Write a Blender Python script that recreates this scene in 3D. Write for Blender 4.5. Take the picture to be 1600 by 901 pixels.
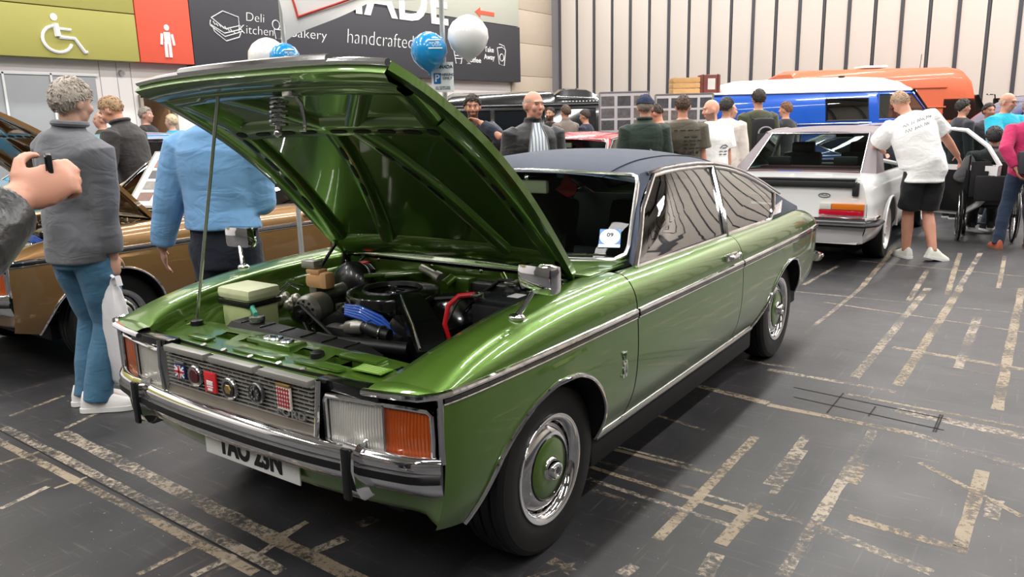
import bpy, bmesh, math, random
import numpy as np
from mathutils import Vector, Matrix, noise
for _o in list(bpy.data.objects): bpy.data.objects.remove(_o, do_unlink=True)
SC = bpy.context.scene
COL = SC.collection
PI = math.pi
# ------------------------------------------------------------------ camera
_yaw, _pitch, _roll, _F = 0.6139, -0.2147, -0.0243, 1203.5
_f = Vector((-math.sin(_yaw)*math.cos(_pitch), math.cos(_yaw)*math.cos(_pitch), math.sin(_pitch)))
_r = Vector((math.cos(_yaw), math.sin(_yaw), 0)); _u = _r.cross(_f)
_r2 = math.cos(_roll)*_r + math.sin(_roll)*_u; _u2 = -math.sin(_roll)*_r + math.cos(_roll)*_u
cam = bpy.data.objects.new('camera', bpy.data.cameras.new('camera')); COL.objects.link(cam)
cam.data.sensor_width = 36.0; cam.data.lens = 36.0*_F/1600.0; cam.data.clip_start = 0.05; cam.data.clip_end = 200
cam.matrix_world = Matrix(((_r2.x,_u2.x,-_f.x,2.2006),(_r2.y,_u2.y,-_f.y,-2.1871),(_r2.z,_u2.z,-_f.z,1.5565),(0,0,0,1)))
SC.camera = cam
# ------------------------------------------------------------------ world and exposure
SC.view_settings.view_transform = 'Standard'; SC.view_settings.look = 'None'
SC.view_settings.gamma = 1.0; SC.view_settings.use_curve_mapping = False
SC.view_settings.exposure = 0.0
w = bpy.data.worlds.new('hall_world'); SC.world = w; w.use_nodes = True
w.node_tree.nodes['Background'].inputs[0].default_value = (0.9, 0.95, 1.0, 1)
w.node_tree.nodes['Background'].inputs[1].default_value = 0.30
# ------------------------------------------------------------------ hall lighting: rows of ceiling luminaires (area lamps)
HALL_X0, HALL_X1, HALL_Y0, HALL_Y1, HALL_H = -11.0, 13.0, -12.0, 19.3, 8.6
LUMS = [(lx, ly) for lx in (-9.0, -4.5, 0.2, 4.9, 9.6) for ly in (-8.0, -1.5, 5.0, 11.5, 16.3)]
for _i, (lx, ly) in enumerate(LUMS):
    ld = bpy.data.lights.new('ceiling_lamp', 'AREA'); ld.shape = 'RECTANGLE'; ld.size = 0.4; ld.size_y = 4.4
    ld.energy = (560 if lx > 4 else 340) if ly > 10 else (110 if lx > 6 else 250 if lx > 4 else 320)
    ld.color = (1.0, 0.975, 0.94)
    lo = bpy.data.objects.new('ceiling_lamp', ld); COL.objects.link(lo); lo.location = (lx, ly, HALL_H-0.32)
# ------------------------------------------------------------------ helpers
def lin(h):
    h = h.lstrip('#'); out = []
    for i in (0, 2, 4):
        c = int(h[i:i+2], 16)/255.0
        out.append(c/12.92 if c <= 0.04045 else ((c+0.055)/1.055)**2.4)
    return tuple(out)+(1.0,)
_M = {}
def mat(name, col, rough=0.5, metal=0.0, coat=0.0, spec=0.5, bump=0.0, bscale=40.0, var=0.0, vscale=4.0, emit=0.0, trans=0.0, ior=1.45, stretch=None, coatr=0.03, sheen=0.0, flake=0.0):
    if name in _M: return _M[name]
    m = bpy.data.materials.new(name); m.use_nodes = True; _M[name] = m
    nt = m.node_tree; b = nt.nodes['Principled BSDF']
    c = lin(col) if isinstance(col, str) else tuple(col)+(1.0,) if len(col) == 3 else col
    b.inputs['Base Color'].default_value = c; b.inputs['Roughness'].default_value = rough
    b.inputs['Metallic'].default_value = metal; b.inputs['Coat Weight'].default_value = coat
    b.inputs['Coat Roughness'].default_value = coatr; b.inputs['Specular IOR Level'].default_value = spec
    b.inputs['Transmission Weight'].default_value = trans; b.inputs['IOR'].default_value = ior
    if sheen: b.inputs['Sheen Weight'].default_value = sheen
    if emit: b.inputs['Emission Color'].default_value = c; b.inputs['Emission Strength'].default_value = emit
    tc = nt.nodes.new('ShaderNodeTexCoord'); src = tc.outputs['Object']
    if stretch:
        mp = nt.nodes.new('ShaderNodeMapping'); mp.inputs['Scale'].default_value = stretch
        nt.links.new(src, mp.inputs[0]); src = mp.outputs[0]
    n2 = nt.nodes.new('ShaderNodeTexNoise'); n2.inputs['Scale'].default_value = vscale; n2.inputs['Detail'].default_value = 5
    nt.links.new(src, n2.inputs['Vector'])
    v = max(var, 0.03)
    mx = nt.nodes.new('ShaderNodeMix'); mx.data_type = 'RGBA'
    mx.inputs[6].default_value = tuple(x*(1-v) for x in c[:3])+(1,)
    mx.inputs[7].default_value = tuple(min(1, x*(1+v)) for x in c[:3])+(1,)
    nt.links.new(n2.outputs[0], mx.inputs[0]); nt.links.new(mx.outputs[2], b.inputs['Base Color'])
    if bump:
        nz = nt.nodes.new('ShaderNodeTexNoise'); nz.inputs['Scale'].default_value = bscale; nz.inputs['Detail'].default_value = 4
        nt.links.new(src, nz.inputs['Vector'])
        bp = nt.nodes.new('ShaderNodeBump'); bp.inputs['Strength'].default_value = bump; bp.inputs['Distance'].default_value = 0.01
        nt.links.new(nz.outputs[0], bp.inputs['Height']); nt.links.new(bp.outputs[0], b.inputs['Normal'])
        if name.startswith('cloth_'):      # creases: soft stretched noise under the weave
            mq = nt.nodes.new('ShaderNodeMapping'); mq.inputs['Scale'].default_value = (1, 1, 1.7); mq.inputs['Rotation'].default_value = (.3, .5, .2); n3 = nt.nodes.new('ShaderNodeTexNoise')
            n3.inputs['Scale'].default_value = 6.0; n3.inputs['Detail'].default_value = 2.0; n3.inputs['Distortion'].default_value = 1.2; b2 = nt.nodes.new('ShaderNodeBump'); b2.inputs['Strength'].default_value = .30; b2.inputs['Distance'].default_value = .04
            nt.links.new(tc.outputs['Object'], mq.inputs[0]); nt.links.new(mq.outputs[0], n3.inputs['Vector']); nt.links.new(n3.outputs[0], b2.inputs['Height']); nt.links.new(b2.outputs[0], bp.inputs['Normal'])
    if flake:
        vo = nt.nodes.new('ShaderNodeTexVoronoi'); vo.inputs['Scale'].default_value = 900
        nt.links.new(tc.outputs['Object'], vo.inputs['Vector'])
        bp = nt.nodes.new('ShaderNodeBump'); bp.inputs['Strength'].default_value = flake; bp.inputs['Distance'].default_value = 0.001
        nt.links.new(vo.outputs['Distance'], bp.inputs['Height']); nt.links.new(bp.outputs[0], b.inputs['Normal'])
    return m
def wave_mat(name, col, scale, axis='X', strength=0.4, rough=0.2, metal=0.0, coat=0.5, trans=0.0, var=0.0):
    m = mat(name, col, rough, metal, coat, trans=trans, var=var); nt = m.node_tree; b = nt.nodes['Principled BSDF']
    tc = nt.nodes.new('ShaderNodeTexCoord'); wv = nt.nodes.new('ShaderNodeTexWave'); wv.bands_direction = axis
    wv.inputs['Scale'].default_value = scale; wv.inputs['Distortion'].default_value = 0.6
    bp = nt.nodes.new('ShaderNodeBump'); bp.inputs['Strength'].default_value = strength; bp.inputs['Distance'].default_value = 0.01
    nt.links.new(tc.outputs['Object'], wv.inputs['Vector']); nt.links.new(wv.outputs[0], bp.inputs['Height']); nt.links.new(bp.outputs[0], b.inputs['Normal'])
    return m
def glass_mat(name, tint, opac=0.15, rough=0.02, refl=0.6):
    if name in _M: return _M[name]
    m = bpy.data.materials.new(name); m.use_nodes = True; _M[name] = m; nt = m.node_tree
    for n in list(nt.nodes): nt.nodes.remove(n)
    out = nt.nodes.new('ShaderNodeOutputMaterial'); tr = nt.nodes.new('ShaderNodeBsdfTransparent'); gl = nt.nodes.new('ShaderNodeBsdfGlossy')
    tr.inputs[0].default_value = lin(tint); gl.inputs['Roughness'].default_value = rough
    fr = nt.nodes.new('ShaderNodeFresnel'); fr.inputs[0].default_value = 1.55
    mt = nt.nodes.new('ShaderNodeMath'); mt.operation = 'MULTIPLY_ADD'; mt.inputs[1].default_value = 1.5*refl; mt.inputs[2].default_value = opac*0.5; mt.use_clamp = True
    mx = nt.nodes.new('ShaderNodeMixShader')
    nt.links.new(fr.outputs[0], mt.inputs[0]); nt.links.new(mt.outputs[0], mx.inputs[0])
    nt.links.new(tr.outputs[0], mx.inputs[1]); nt.links.new(gl.outputs[0], mx.inputs[2]); nt.links.new(mx.outputs[0], out.inputs[0])
    return m
def tag(o, label=None, cat=None, group=None, kind=None):
    if label: o['label'] = label
    if cat: o['category'] = cat
    if group: o['group'] = group
    if kind: o['kind'] = kind
    return o
def thing(name, label, cat, loc=(0,0,0), rotz=0.0, group=None):
    o = bpy.data.objects.new(name, None); COL.objects.link(o); o.location = loc; o.rotation_euler = (0,0,rotz); o.empty_display_size = 0.1
    return tag(o, label, cat, group)
def cur(pts):
    """smooth (monotone Hermite) curve through (x, y) points"""
    X = [float(a) for a, _ in pts]; Y = [float(b) for _, b in pts]; n = len(X)
    d = [(Y[i+1]-Y[i])/(X[i+1]-X[i]) for i in range(n-1)]
    m = [d[0]]+[0 if d[i-1]*d[i] <= 0 else 2*d[i-1]*d[i]/(d[i-1]+d[i]) for i in range(1, n-1)]+[d[-1]]
    def f(x):
        if x <= X[0]: return Y[0]
        if x >= X[-1]: return Y[-1]
        i = 0
        while x > X[i+1]: i += 1
        h = X[i+1]-X[i]; t = (x-X[i])/h
        return Y[i]*(1+2*t)*(1-t)**2+h*m[i]*t*(1-t)**2+Y[i+1]*t*t*(3-2*t)+h*m[i+1]*t*t*(t-1)
    return f
def lerp(a, b, t): return a+(b-a)*t
class MB:
    """collects shapes; build() links them as one mesh object"""
    def __init__(s): s.v = []; s.f = []
    def add(s, vs, fs):
        n = len(s.v); s.v.extend([tuple(x) for x in vs]); s.f.extend([tuple(i+n for i in f) for f in fs]); return s
    def box(s, c, d, bev=0.0, rot=None):
        x, y, z = d[0]/2, d[1]/2, d[2]/2
        if bev <= 0:
            vs = [(sx*x, sy*y, sz*z) for sx in (-1,1) for sy in (-1,1) for sz in (-1,1)]
            fs = [(0,1,3,2),(4,6,7,5),(0,4,5,1),(2,3,7,6),(0,2,6,4),(1,5,7,3)]
        else:
            bm = bmesh.new(); bmesh.ops.create_cube(bm, size=1.0)
            for v in bm.verts: v.co = Vector((v.co.x*d[0], v.co.y*d[1], v.co.z*d[2]))
            bmesh.ops.bevel(bm, geom=list(bm.edges), offset=min(bev, 0.49*min(d)), segments=2, affect='EDGES', profile=0.6)
            bm.verts.index_update(); vs = [tuple(v.co) for v in bm.verts]; fs = [tuple(v.index for v in f.verts) for f in bm.faces]; bm.free()
        M = rot if rot is not None else Matrix.Identity(3)
        c = Vector(c)
        return s.add([c+M@Vector(v) for v in vs], fs)
    def tube(s, pts, r, n=8, closed=False, cap=True, flat=1.0):
        pts = [Vector(p) for p in pts]; N = len(pts); rr = r if isinstance(r, (list, tuple)) else [r]*N
        vs = []; prev = None
        for i, p in enumerate(pts):
            a = pts[(i-1) % N] if (i > 0 or closed) else p; b = pts[(i+1) % N] if (i < N-1 or closed) else p
            t = (b-a); t = t.normalized() if t.length > 1e-9 else Vector((0,0,1))
            if prev is None:
                ref = Vector((0,0,1)) if abs(t.z) < 0.9 else Vector((1,0,0)); nn = t.cross(ref).normalized()
            else:
                nn = prev-t*prev.dot(t)
                nn = nn.normalized() if nn.length > 1e-6 else t.orthogonal().normalized()
            prev = nn; bb = t.cross(nn)
            for k in range(n):
                a_ = 2*PI*k/n; vs.append(p+rr[i]*(math.cos(a_)*nn+math.sin(a_)*flat*bb))
        fs = []
        for i in range(N if closed else N-1):
            j = (i+1) % N
            for k in range(n): fs.append((i*n+k, i*n+(k+1)%n, j*n+(k+1)%n, j*n+k))
        if cap and not closed: fs.append(tuple(reversed(range(n)))); fs.append(tuple((N-1)*n+k for k in range(n)))
        return s.add(vs, fs)
    def cyl(s, a, b, r, r2=None, n=20): return s.tube([a, b], [r, r if r2 is None else r2], n)
    def lathe(s, prof, axis_o=(0,0,0), axis='x', n=32, sgn=1):
        vs = []; o = Vector(axis_o)
        for (h, r) in prof:
            for k in range(n):
                a = 2*PI*k/n; c, d = r*math.cos(a), r*math.sin(a)
                vs.append(o+(Vector((h*sgn, c, d)) if axis == 'x' else Vector((c, h*sgn, d)) if axis == 'y' else Vector((c, d, h*sgn))))
        fs = [(i*n+k, i*n+(k+1)%n, (i+1)*n+(k+1)%n, (i+1)*n+k) for i in range(len(prof)-1) for k in range(n)]
        return s.add(vs, fs)
    def ell(s, c, r, rot=None, nu=16, nv=10):
        vs = [Vector((0,0,1))]
        for i in range(1, nv):
            for k in range(nu):
                a, b = PI*i/nv, 2*PI*k/nu; vs.append(Vector((math.sin(a)*math.cos(b), math.sin(a)*math.sin(b), math.cos(a))))
        vs.append(Vector((0,0,-1))); L = len(vs)-1
        fs = [(0, 1+k, 1+(k+1)%nu) for k in range(nu)]
        for i in range(nv-2):
            for k in range(nu): fs.append((1+i*nu+k, 1+(i+1)*nu+k, 1+(i+1)*nu+(k+1)%nu, 1+i*nu+(k+1)%nu))
        fs += [(L, 1+(nv-2)*nu+(k+1)%nu, 1+(nv-2)*nu+k) for k in range(nu)]
        M = rot if rot is not None else Matrix.Identity(3); c = Vector(c)
        return s.add([c+M@Vector((v.x*r[0], v.y*r[1], v.z*r[2])) for v in vs], fs)
    def grid(s, rows, flip=False):
        n = len(rows[0]); vs = [p for r in rows for p in r]
        fs = []
        for i in range(len(rows)-1):
            for k in range(n-1):
                q = (i*n+k, i*n+k+1, (i+1)*n+k+1, (i+1)*n+k); fs.append(tuple(reversed(q)) if flip else q)
        return s.add(vs, fs)
    def loft(s, rings, cap=True):
        n = len(rings[0]); vs = [p for r in rings for p in r]; fs = []
        for i in range(len(rings)-1):
            for k in range(n): fs.append((i*n+k, i*n+(k+1)%n, (i+1)*n+(k+1)%n, (i+1)*n+k))
        if cap: fs.append(tuple(reversed(range(n)))); fs.append(tuple((len(rings)-1)*n+k for k in range(n)))
        return s.add(vs, fs)
    def prism(s, poly, d):
        """poly: 3D points, extruded by vector d"""
        d = Vector(d); a = [Vector(p) for p in poly]; n = len(a)
        fs = [tuple(range(n)), tuple(reversed(range(n, 2*n)))]+[(k, n+k, n+(k+1)%n, (k+1)%n) for k in range(n)]
        return s.add(a+[p+d for p in a], fs)
    def mirror_x(s):
        n = len(s.v); v = list(s.v); f = list(s.f)
        s.v += [(-x, y, z) for x, y, z in v]; s.f += [tuple(reversed([i+n for i in q])) for q in f]; return s
    def mesh(s, name, smooth=True, ang=35, fixn=True, dedupe=False):
        me = bpy.data.meshes.new(name); me.from_pydata(s.v, [], s.f); me.validate()
        if fixn or dedupe:
            bm = bmesh.new(); bm.from_mesh(me)
            if dedupe: bmesh.ops.remove_doubles(bm, verts=bm.verts, dist=1e-5)
            if fixn: bmesh.ops.recalc_face_normals(bm, faces=bm.faces)
            bm.to_mesh(me); bm.free()
        if smooth:
            me.polygons.foreach_set('use_smooth', [True]*len(me.polygons)); me.set_sharp_from_angle(angle=math.radians(ang))
        me.update(); return me
    def build(s, name, material, parent=None, smooth=True, ang=35, **k):
        o = bpy.data.objects.new(name, s.mesh(name, smooth, ang, **k)); COL.objects.link(o)
        if material: o.data.materials.append(material)
        if parent is not None: o.parent = parent
        return o
def text_mesh(txt, size, extrude=0.002, bold=0.0, align='CENTER', shear=0.0, space=1.0):
    c = bpy.data.curves.new('lettering', 'FONT'); c.body = txt; c.size = size; c.extrude = extrude; c.offset = bold
    c.align_x = align; c.align_y = 'CENTER'; c.shear = shear; c.space_character = space; c.resolution_u = 4
    o = bpy.data.objects.new('lettering_tmp', c); COL.objects.link(o)
    dg = bpy.context.evaluated_depsgraph_get(); me = bpy.data.meshes.new_from_object(o.evaluated_get(dg))
    bpy.data.objects.remove(o, do_unlink=True); return me
def text(name, txt, size, M, material, parent=None, sx=1.0, **k):
    me = text_mesh(txt, size, **k); me.transform(M@Matrix.Diagonal((sx,1,1,1)))
    o = bpy.data.objects.new(name, me); COL.objects.link(o); me.materials.clear(); me.materials.append(material)
    if parent is not None: o.parent = parent
    return o
def frame(o, r, u):
    """matrix whose local x runs along r, local y along u"""
    r = Vector(r).normalized(); u = Vector(u); u = (u-r*u.dot(r)).normalized(); n = r.cross(u); o = Vector(o)
    return Matrix(((r.x,u.x,n.x,o.x),(r.y,u.y,n.y,o.y),(r.z,u.z,n.z,o.z),(0,0,0,1)))
def copy_tree(o, parent=None):
    c = o.copy(); COL.objects.link(c)
    if parent is not None: c.parent = parent
    for ch in list(o.children): copy_tree(ch, c)
    return c
# ------------------------------------------------------------------ the hall
def struct(o): return tag(o, kind='structure')
def floor_mat():
    m = bpy.data.materials.new('floor_black_worn'); m.use_nodes = True; nt = m.node_tree; b = nt.nodes['Principled BSDF']
    tc = nt.nodes.new('ShaderNodeTexCoord')
    def nz(scale, det=6, stretch=None):
        n = nt.nodes.new('ShaderNodeTexNoise'); n.inputs['Scale'].default_value = scale; n.inputs['Detail'].default_value = det
        if stretch:
            mp = nt.nodes.new('ShaderNodeMapping'); mp.inputs['Scale'].default_value = stretch; nt.links.new(tc.outputs['Object'], mp.inputs[0]); nt.links.new(mp.outputs[0], n.inputs['Vector'])
        else: nt.links.new(tc.outputs['Object'], n.inputs['Vector'])
        return n
    def ramp(src, a, b_, ca, cb):
        r = nt.nodes.new('ShaderNodeValToRGB'); r.color_ramp.elements[0].position = a; r.color_ramp.elements[1].position = b_
        r.color_ramp.elements[0].color = ca; r.color_ramp.elements[1].color = cb; nt.links.new(src, r.inputs[0]); return r
    base = ramp(nz(0.9).outputs[0], .3, .75, (.015,.0145,.016,1), (.034,.033,.036,1))
    s1 = ramp(nz(3.0, 8, (1.2, 14, 1)).outputs[0], .60, .74, (0,0,0,1), (1,1,1,1))
    s2 = ramp(nz(3.2, 8, (16, 1.0, 1)).outputs[0], .61, .75, (0,0,0,1), (1,1,1,1))
    sp = ramp(nz(55, 3).outputs[0], .71, .745, (0,0,0,1), (1,1,1,1))
    def mix(fac, c1, c2, k):
        mm = nt.nodes.new('ShaderNodeMath'); mm.operation = 'MULTIPLY'; mm.inputs[1].default_value = k; nt.links.new(fac, mm.inputs[0])
        x = nt.nodes.new('ShaderNodeMix'); x.data_type = 'RGBA'; nt.links.new(mm.outputs[0], x.inputs[0]); nt.links.new(c1, x.inputs[6]); x.inputs[7].default_value = c2; return x.outputs[2]
    c = mix(s1.outputs[0], base.outputs[0], (.22,.19,.15,1), .22)
    c = mix(s2.outputs[0], c, (.22,.19,.15,1), .20)
    c = mix(sp.outputs[0], c, (.45,.42,.38,1), .55)
    nt.links.new(c, b.inputs['Base Color'])
    rr = ramp(nz(2.2).outputs[0], .3, .7, (.42,.42,.42,1), (.58,.58,.58,1)); nt.links.new(rr.outputs[0], b.inputs['Roughness'])
    bp = nt.nodes.new('ShaderNodeBump'); bp.inputs['Strength'].default_value = .12; bp.inputs['Distance'].default_value = .01
    nt.links.new(nz(9).outputs[0], bp.inputs['Height']); nt.links.new(bp.outputs[0], b.inputs['Normal'])
    b.inputs['Specular IOR Level'].default_value = 0.6
    return m
def tape_mat(name, col, thr, k=1.0):
    m = mat(name, col, .65, var=.25, vscale=14); nt = m.node_tree; b = nt.nodes['Principled BSDF']
    tc = nt.nodes.new('ShaderNodeTexCoord'); n = nt.nodes.new('ShaderNodeTexNoise'); n.inputs['Scale'].default_value = 38; n.inputs['Detail'].default_value = 7; n.inputs['Roughness'].default_value = .7
    n3 = nt.nodes.new('ShaderNodeTexNoise'); n3.inputs['Scale'].default_value = 3.5
    nt.links.new(tc.outputs['Object'], n.inputs['Vector']); nt.links.new(tc.outputs['Object'], n3.inputs['Vector'])
    ad = nt.nodes.new('ShaderNodeMath'); ad.operation = 'MULTIPLY_ADD'; ad.inputs[1].default_value = .6; nt.links.new(n3.outputs[0], ad.inputs[0]); nt.links.new(n.outputs[0], ad.inputs[2])
    r = nt.nodes.new('ShaderNodeValToRGB'); r.color_ramp.elements[0].position = thr-.09; r.color_ramp.elements[1].position = thr+.09
    r.color_ramp.elements[0].color = (k,k,k,1); r.color_ramp.elements[1].color = (0.04,0.04,0.04,1)
    nt.links.new(ad.outputs[0], r.inputs[0]); nt.links.new(r.outputs[0], b.inputs['Alpha'])
    return m
fl = MB(); fl.box((1, 3.6, -.05), (26, 34, .1)); floor = struct(fl.build('floor', floor_mat(), smooth=False))
TAPE = [(1.113,0.267,1.118,1.406,0.050),(1.572,0.279,1.589,1.791,0.050),(1.321,0.362,1.338,0.737,0.060),(1.326,0.930,1.330,1.556,0.050),(1.368,0.854,1.365,1.373,0.035),(1.103,-0.013,1.118,0.067,0.050),(2.057,0.807,2.073,1.559,0.055),(2.134,1.101,2.139,1.289,0.060),(1.576,2.559,1.611,5.588,0.060),(1.340,2.577,1.373,5.458,0.060),(0.833,3.431,0.867,5.181,0.035),(1.834,3.084,1.829,4.531,0.060),(2.078,2.416,2.066,5.836,0.060),(1.348,0.135,1.334,0.294,0.060),(1.620,1.129,1.627,1.357,0.050),(0.502,0.907,1.085,0.903,0.030),(0.529,0.942,1.081,0.938,0.020),(0.561,0.756,1.105,0.722,0.025),(0.593,0.679,1.305,0.623,0.030),(0.638,0.570,1.317,0.513,0.030),(0.675,0.493,1.311,0.437,0.030),(1.229,0.650,1.416,0.634,0.030),(1.127,0.702,1.397,0.694,0.020),(-2.320,-0.576,0.079,-0.649,0.060),(-2.276,-0.671,0.007,-0.704,0.045),(-1.979,-0.437,-0.164,-0.515,0.075),(-0.164,-0.515,0.476,-0.538,0.070),(-1.818,-0.795,-1.802,-0.567,0.030),(-1.320,-0.996,-1.364,-0.783,0.030),(-1.450,-0.944,-1.441,-0.734,0.025),(-1.319,-0.776,-1.308,-0.597,0.020),(-0.170,-0.842,-0.156,-0.624,0.035),(-0.124,-0.826,-0.120,-0.622,0.020),(-0.344,-0.944,-0.344,-0.674,0.030),(-1.324,-0.402,-1.324,-0.270,0.025),(0.064,-0.520,0.102,-0.363,0.050),(-0.129,-0.482,-0.121,-0.361,0.030),(-0.080,-0.638,-0.123,-0.392,0.030),(0.758,3.195,2.176,3.025,0.030),(0.716,4.467,2.136,4.204,0.030),(1.422,3.366,2.169,3.254,0.060),(0.857,2.473,1.588,2.441,0.050),(1.359,2.266,2.204,2.208,0.030),(1.634,2.145,2.311,2.072,0.100),(1.039,1.872,1.754,1.845,0.050),(1.754,1.845,2.246,1.682,0.060),(1.671,0.825,2.083,0.788,0.050),(1.602,0.678,1.996,0.575,0.050),(1.832,1.508,2.233,1.182,0.030),(1.397,0.694,1.690,0.678,0.040),(0.848,-0.068,0.957,-0.094,0.050),(0.073,-0.267,0.094,-0.182,0.060),(0.836,-0.217,0.936,-0.036,0.020),(0.270,5.900,2.085,5.699,0.025),(0.427,6.604,2.061,6.413,0.030),(0.387,4.766,2.116,4.807,0.020),(0.755,7.726,0.867,5.181,0.050),(1.253,6.419,1.306,4.850,0.050),(1.426,7.570,1.545,5.258,0.050),(1.614,7.666,1.602,5.522,0.050),(1.848,7.556,1.893,5.742,0.040),(0.389,5.078,0.452,6.195,0.040),(0.379,2.002,1.034,1.891,0.060),(0.478,1.440,0.876,1.352,0.030),(0.613,2.590,0.984,2.578,0.040),(-2.908,-0.354,-2.903,-0.079,0.030),(-2.479,-0.478,-2.562,-0.144,0.030),(-2.011,-0.406,-2.135,-0.060,0.030)]
random.seed(4)
for k in range(16):                       # further marks on floor that goes on beside the frame
    x = random.uniform(2.3, 6.5); y = random.uniform(-1, 6)
    TAPE.append((x, y, x+random.uniform(.5, 1.8), y-.03, .04) if k % 2 else (x, y, x, y+random.uniform(.5, 2.2), .05))
t1 = tape_mat('tape_residue_tan', '887b69', .84); t2 = tape_mat('tape_residue_pale', '968b7d', .78); t3 = tape_mat('tape_residue_faint', '74695c', .70, .75)
for i, (x0, y0, x1, y1, wd) in enumerate(TAPE):
    d = Vector((x1-x0, y1-y0, 0)); n = Vector((-d.y, d.x, 0)).normalized()*wd/2; z = .0006+.00002*(i % 40)
    a, b = Vector((x0, y0, z)), Vector((x1, y1, z)); q = MB(); N = max(2, int(d.length/.12)); rows = []
    for k in range(N+1):
        c = a.lerp(b, k/N); j = random.uniform(.82, 1.08); rows.append([c-n*j, c+n*random.uniform(.82, 1.08)])
    q.grid(rows); q.build('tape_mark', (t1, t2, t3)[(i*7) % 3 if wd < .05 else (i % 2)], floor, smooth=False, fixn=False)
seam = mat('floor_seam', '0a0a0a', .8)
for (x0, y0, x1, y1) in [(1.081,2.223,1.876,2.135),(1.124,2.063,1.879,1.970),(1.344,2.269,1.338,1.910),(1.535,2.139,1.530,1.975),(1.849,2.191,1.848,1.922),(1.838,2.191,1.837,1.922),(-2.419,-0.60,0.05,-0.675)]:
    d = Vector((x1-x0, y1-y0, 0)); n = Vector((-d.y, d.x, 0)).normalized()*.004
    a, b = Vector((x0, y0, .0018)), Vector((x1, y1, .0018)); MB().grid([[a-n, a+n], [b-n, b+n]]).build('duct_cover_seam', seam, floor, smooth=False, fixn=False)
# back wall: pale panels between dark ribs
wall_pale = mat('wall_panel_pale', 'bcb3ab', .6, var=.04, vscale=.6, bump=.02, bscale=3)
rib_dark = mat('wall_rib_dark', '3c3d42', .5); rib_grey = mat('wall_rib_grey', '77767a', .5)
wb = MB(); wb.box((1, HALL_Y1+.22, HALL_H/2), (26, .2, HALL_H)); wall_back = struct(wb.build('wall_back', rib_grey, smooth=False))
RS = 0.605; pm = MB().box((0, 0, 0), (RS-.085, .06, HALL_H), .008).mesh('panel', ang=30)
rm1 = MB().box((0, 0, 0), (.085, .10, HALL_H), .006).box((.055, .02, 0), (.03, .05, HALL_H)).mesh('rib'); rm2 = MB().box((0, 0, 0), (.05, .07, HALL_H), .005).mesh('rib')
for k in range(40):
    x = HALL_X0+.09+k*RS
    for me, nm, px, mt_ in ((pm, 'panel', x+RS/2, wall_pale), ((rm1, rm2)[k % 2], 'rib', x, rib_dark)):
        o = bpy.data.objects.new(nm, me); COL.objects.link(o)
        if not me.materials: me.materials.append(mt_)
        o.parent = wall_back; o.location = (px, HALL_Y1+.08, HALL_H/2)
# left wall, panelled corner, fascia
white = mat('wall_white', 'e9e4e2', .6, var=.03, vscale=.8); grey_panel = mat('wall_grey_shutter', '9a9da1', .5)
wl = MB(); XW = -11.3
wl.box((XW-.1, -3.22, HALL_H/2), (.2, 17.7, HALL_H)); wl.box((XW-.1, 5.93, (2.11+HALL_H)/2), (.2, .6, HALL_H-2.11)); wl.box((XW-.1, 12.77, HALL_H/2), (.2, 13.08, HALL_H))
wall_left = struct(wl.build('wall_left', white, smooth=False))
for k in range(9):
    MB().box((XW+.02, 18.3, .48+k*.95), (.05, 2.3, .94), .006).build('cladding_board', mat('cladding_beige', 'b9ac9c', .6, var=.05), wall_left)
for y in (3.42, 4.13): MB().box((XW+.03, y, 1.24), (.05, .035, 2.48), .004).build('shutter_post', mat('post_white', 'dcdcdc', .4), wall_left)
for y0, y1 in ((1.9, 3.40), (3.44, 4.11), (4.15, 4.85)): MB().box((XW+.02, (y0+y1)/2, 1.22), (.03, y1-y0, 2.44), .004).build('shutter_panel', grey_panel, wall_left)
MB().box((XW+.03, 3.4, 2.47), (.05, 3.0, .05), .004).build('shutter_rail', mat('post_white', 'dcdcdc', .4), wall_left)
for y in (4.95, 5.25, 5.50): MB().box((XW+.004, y, 1.35), (.006, .008, 2.7)).build('panel_joint', mat('joint_grey', 'a9a6a6', .6), wall_left)
MB().cyl((XW, 5.32, 2.53), (XW+.06, 5.32, 2.51), .045).build('wall_sensor', mat('sensor_grey', 'b5b2b2', .5), wall_left)
wood = mat('door_wood', 'a9805e', .5, var=.1, vscale=6, stretch=(1, 1, .2)); d1 = MB()
d1.box((XW+.02, 5.61, 1.06), (.1, .06, 2.16), .005).box((XW+.02, 6.24, 1.06), (.1, .06, 2.16), .005).box((XW+.02, 5.93, 2.13), (.1, .69, .06), .005)
door_1 = struct(d1.build('door_1', mat('door_frame_grey', '8d8478', .5)))
MB().box((XW-.30, 6.17, 1.05), (.55, .04, 2.06), .005).build('door_leaf', wood, door_1)
MB().box((XW-.9, 5.93, 1.1), (.05, 2.0, 2.2)).build('passage_wall', mat('passage_tan', 'b08f74', .7), door_1)
MB().cyl((XW-.2, 6.14, 1.02), (XW-.1, 6.14, 1.02), .012).build('door_handle', mat('steel', 'b0b0b0', .3, 1.0), door_1)
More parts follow.
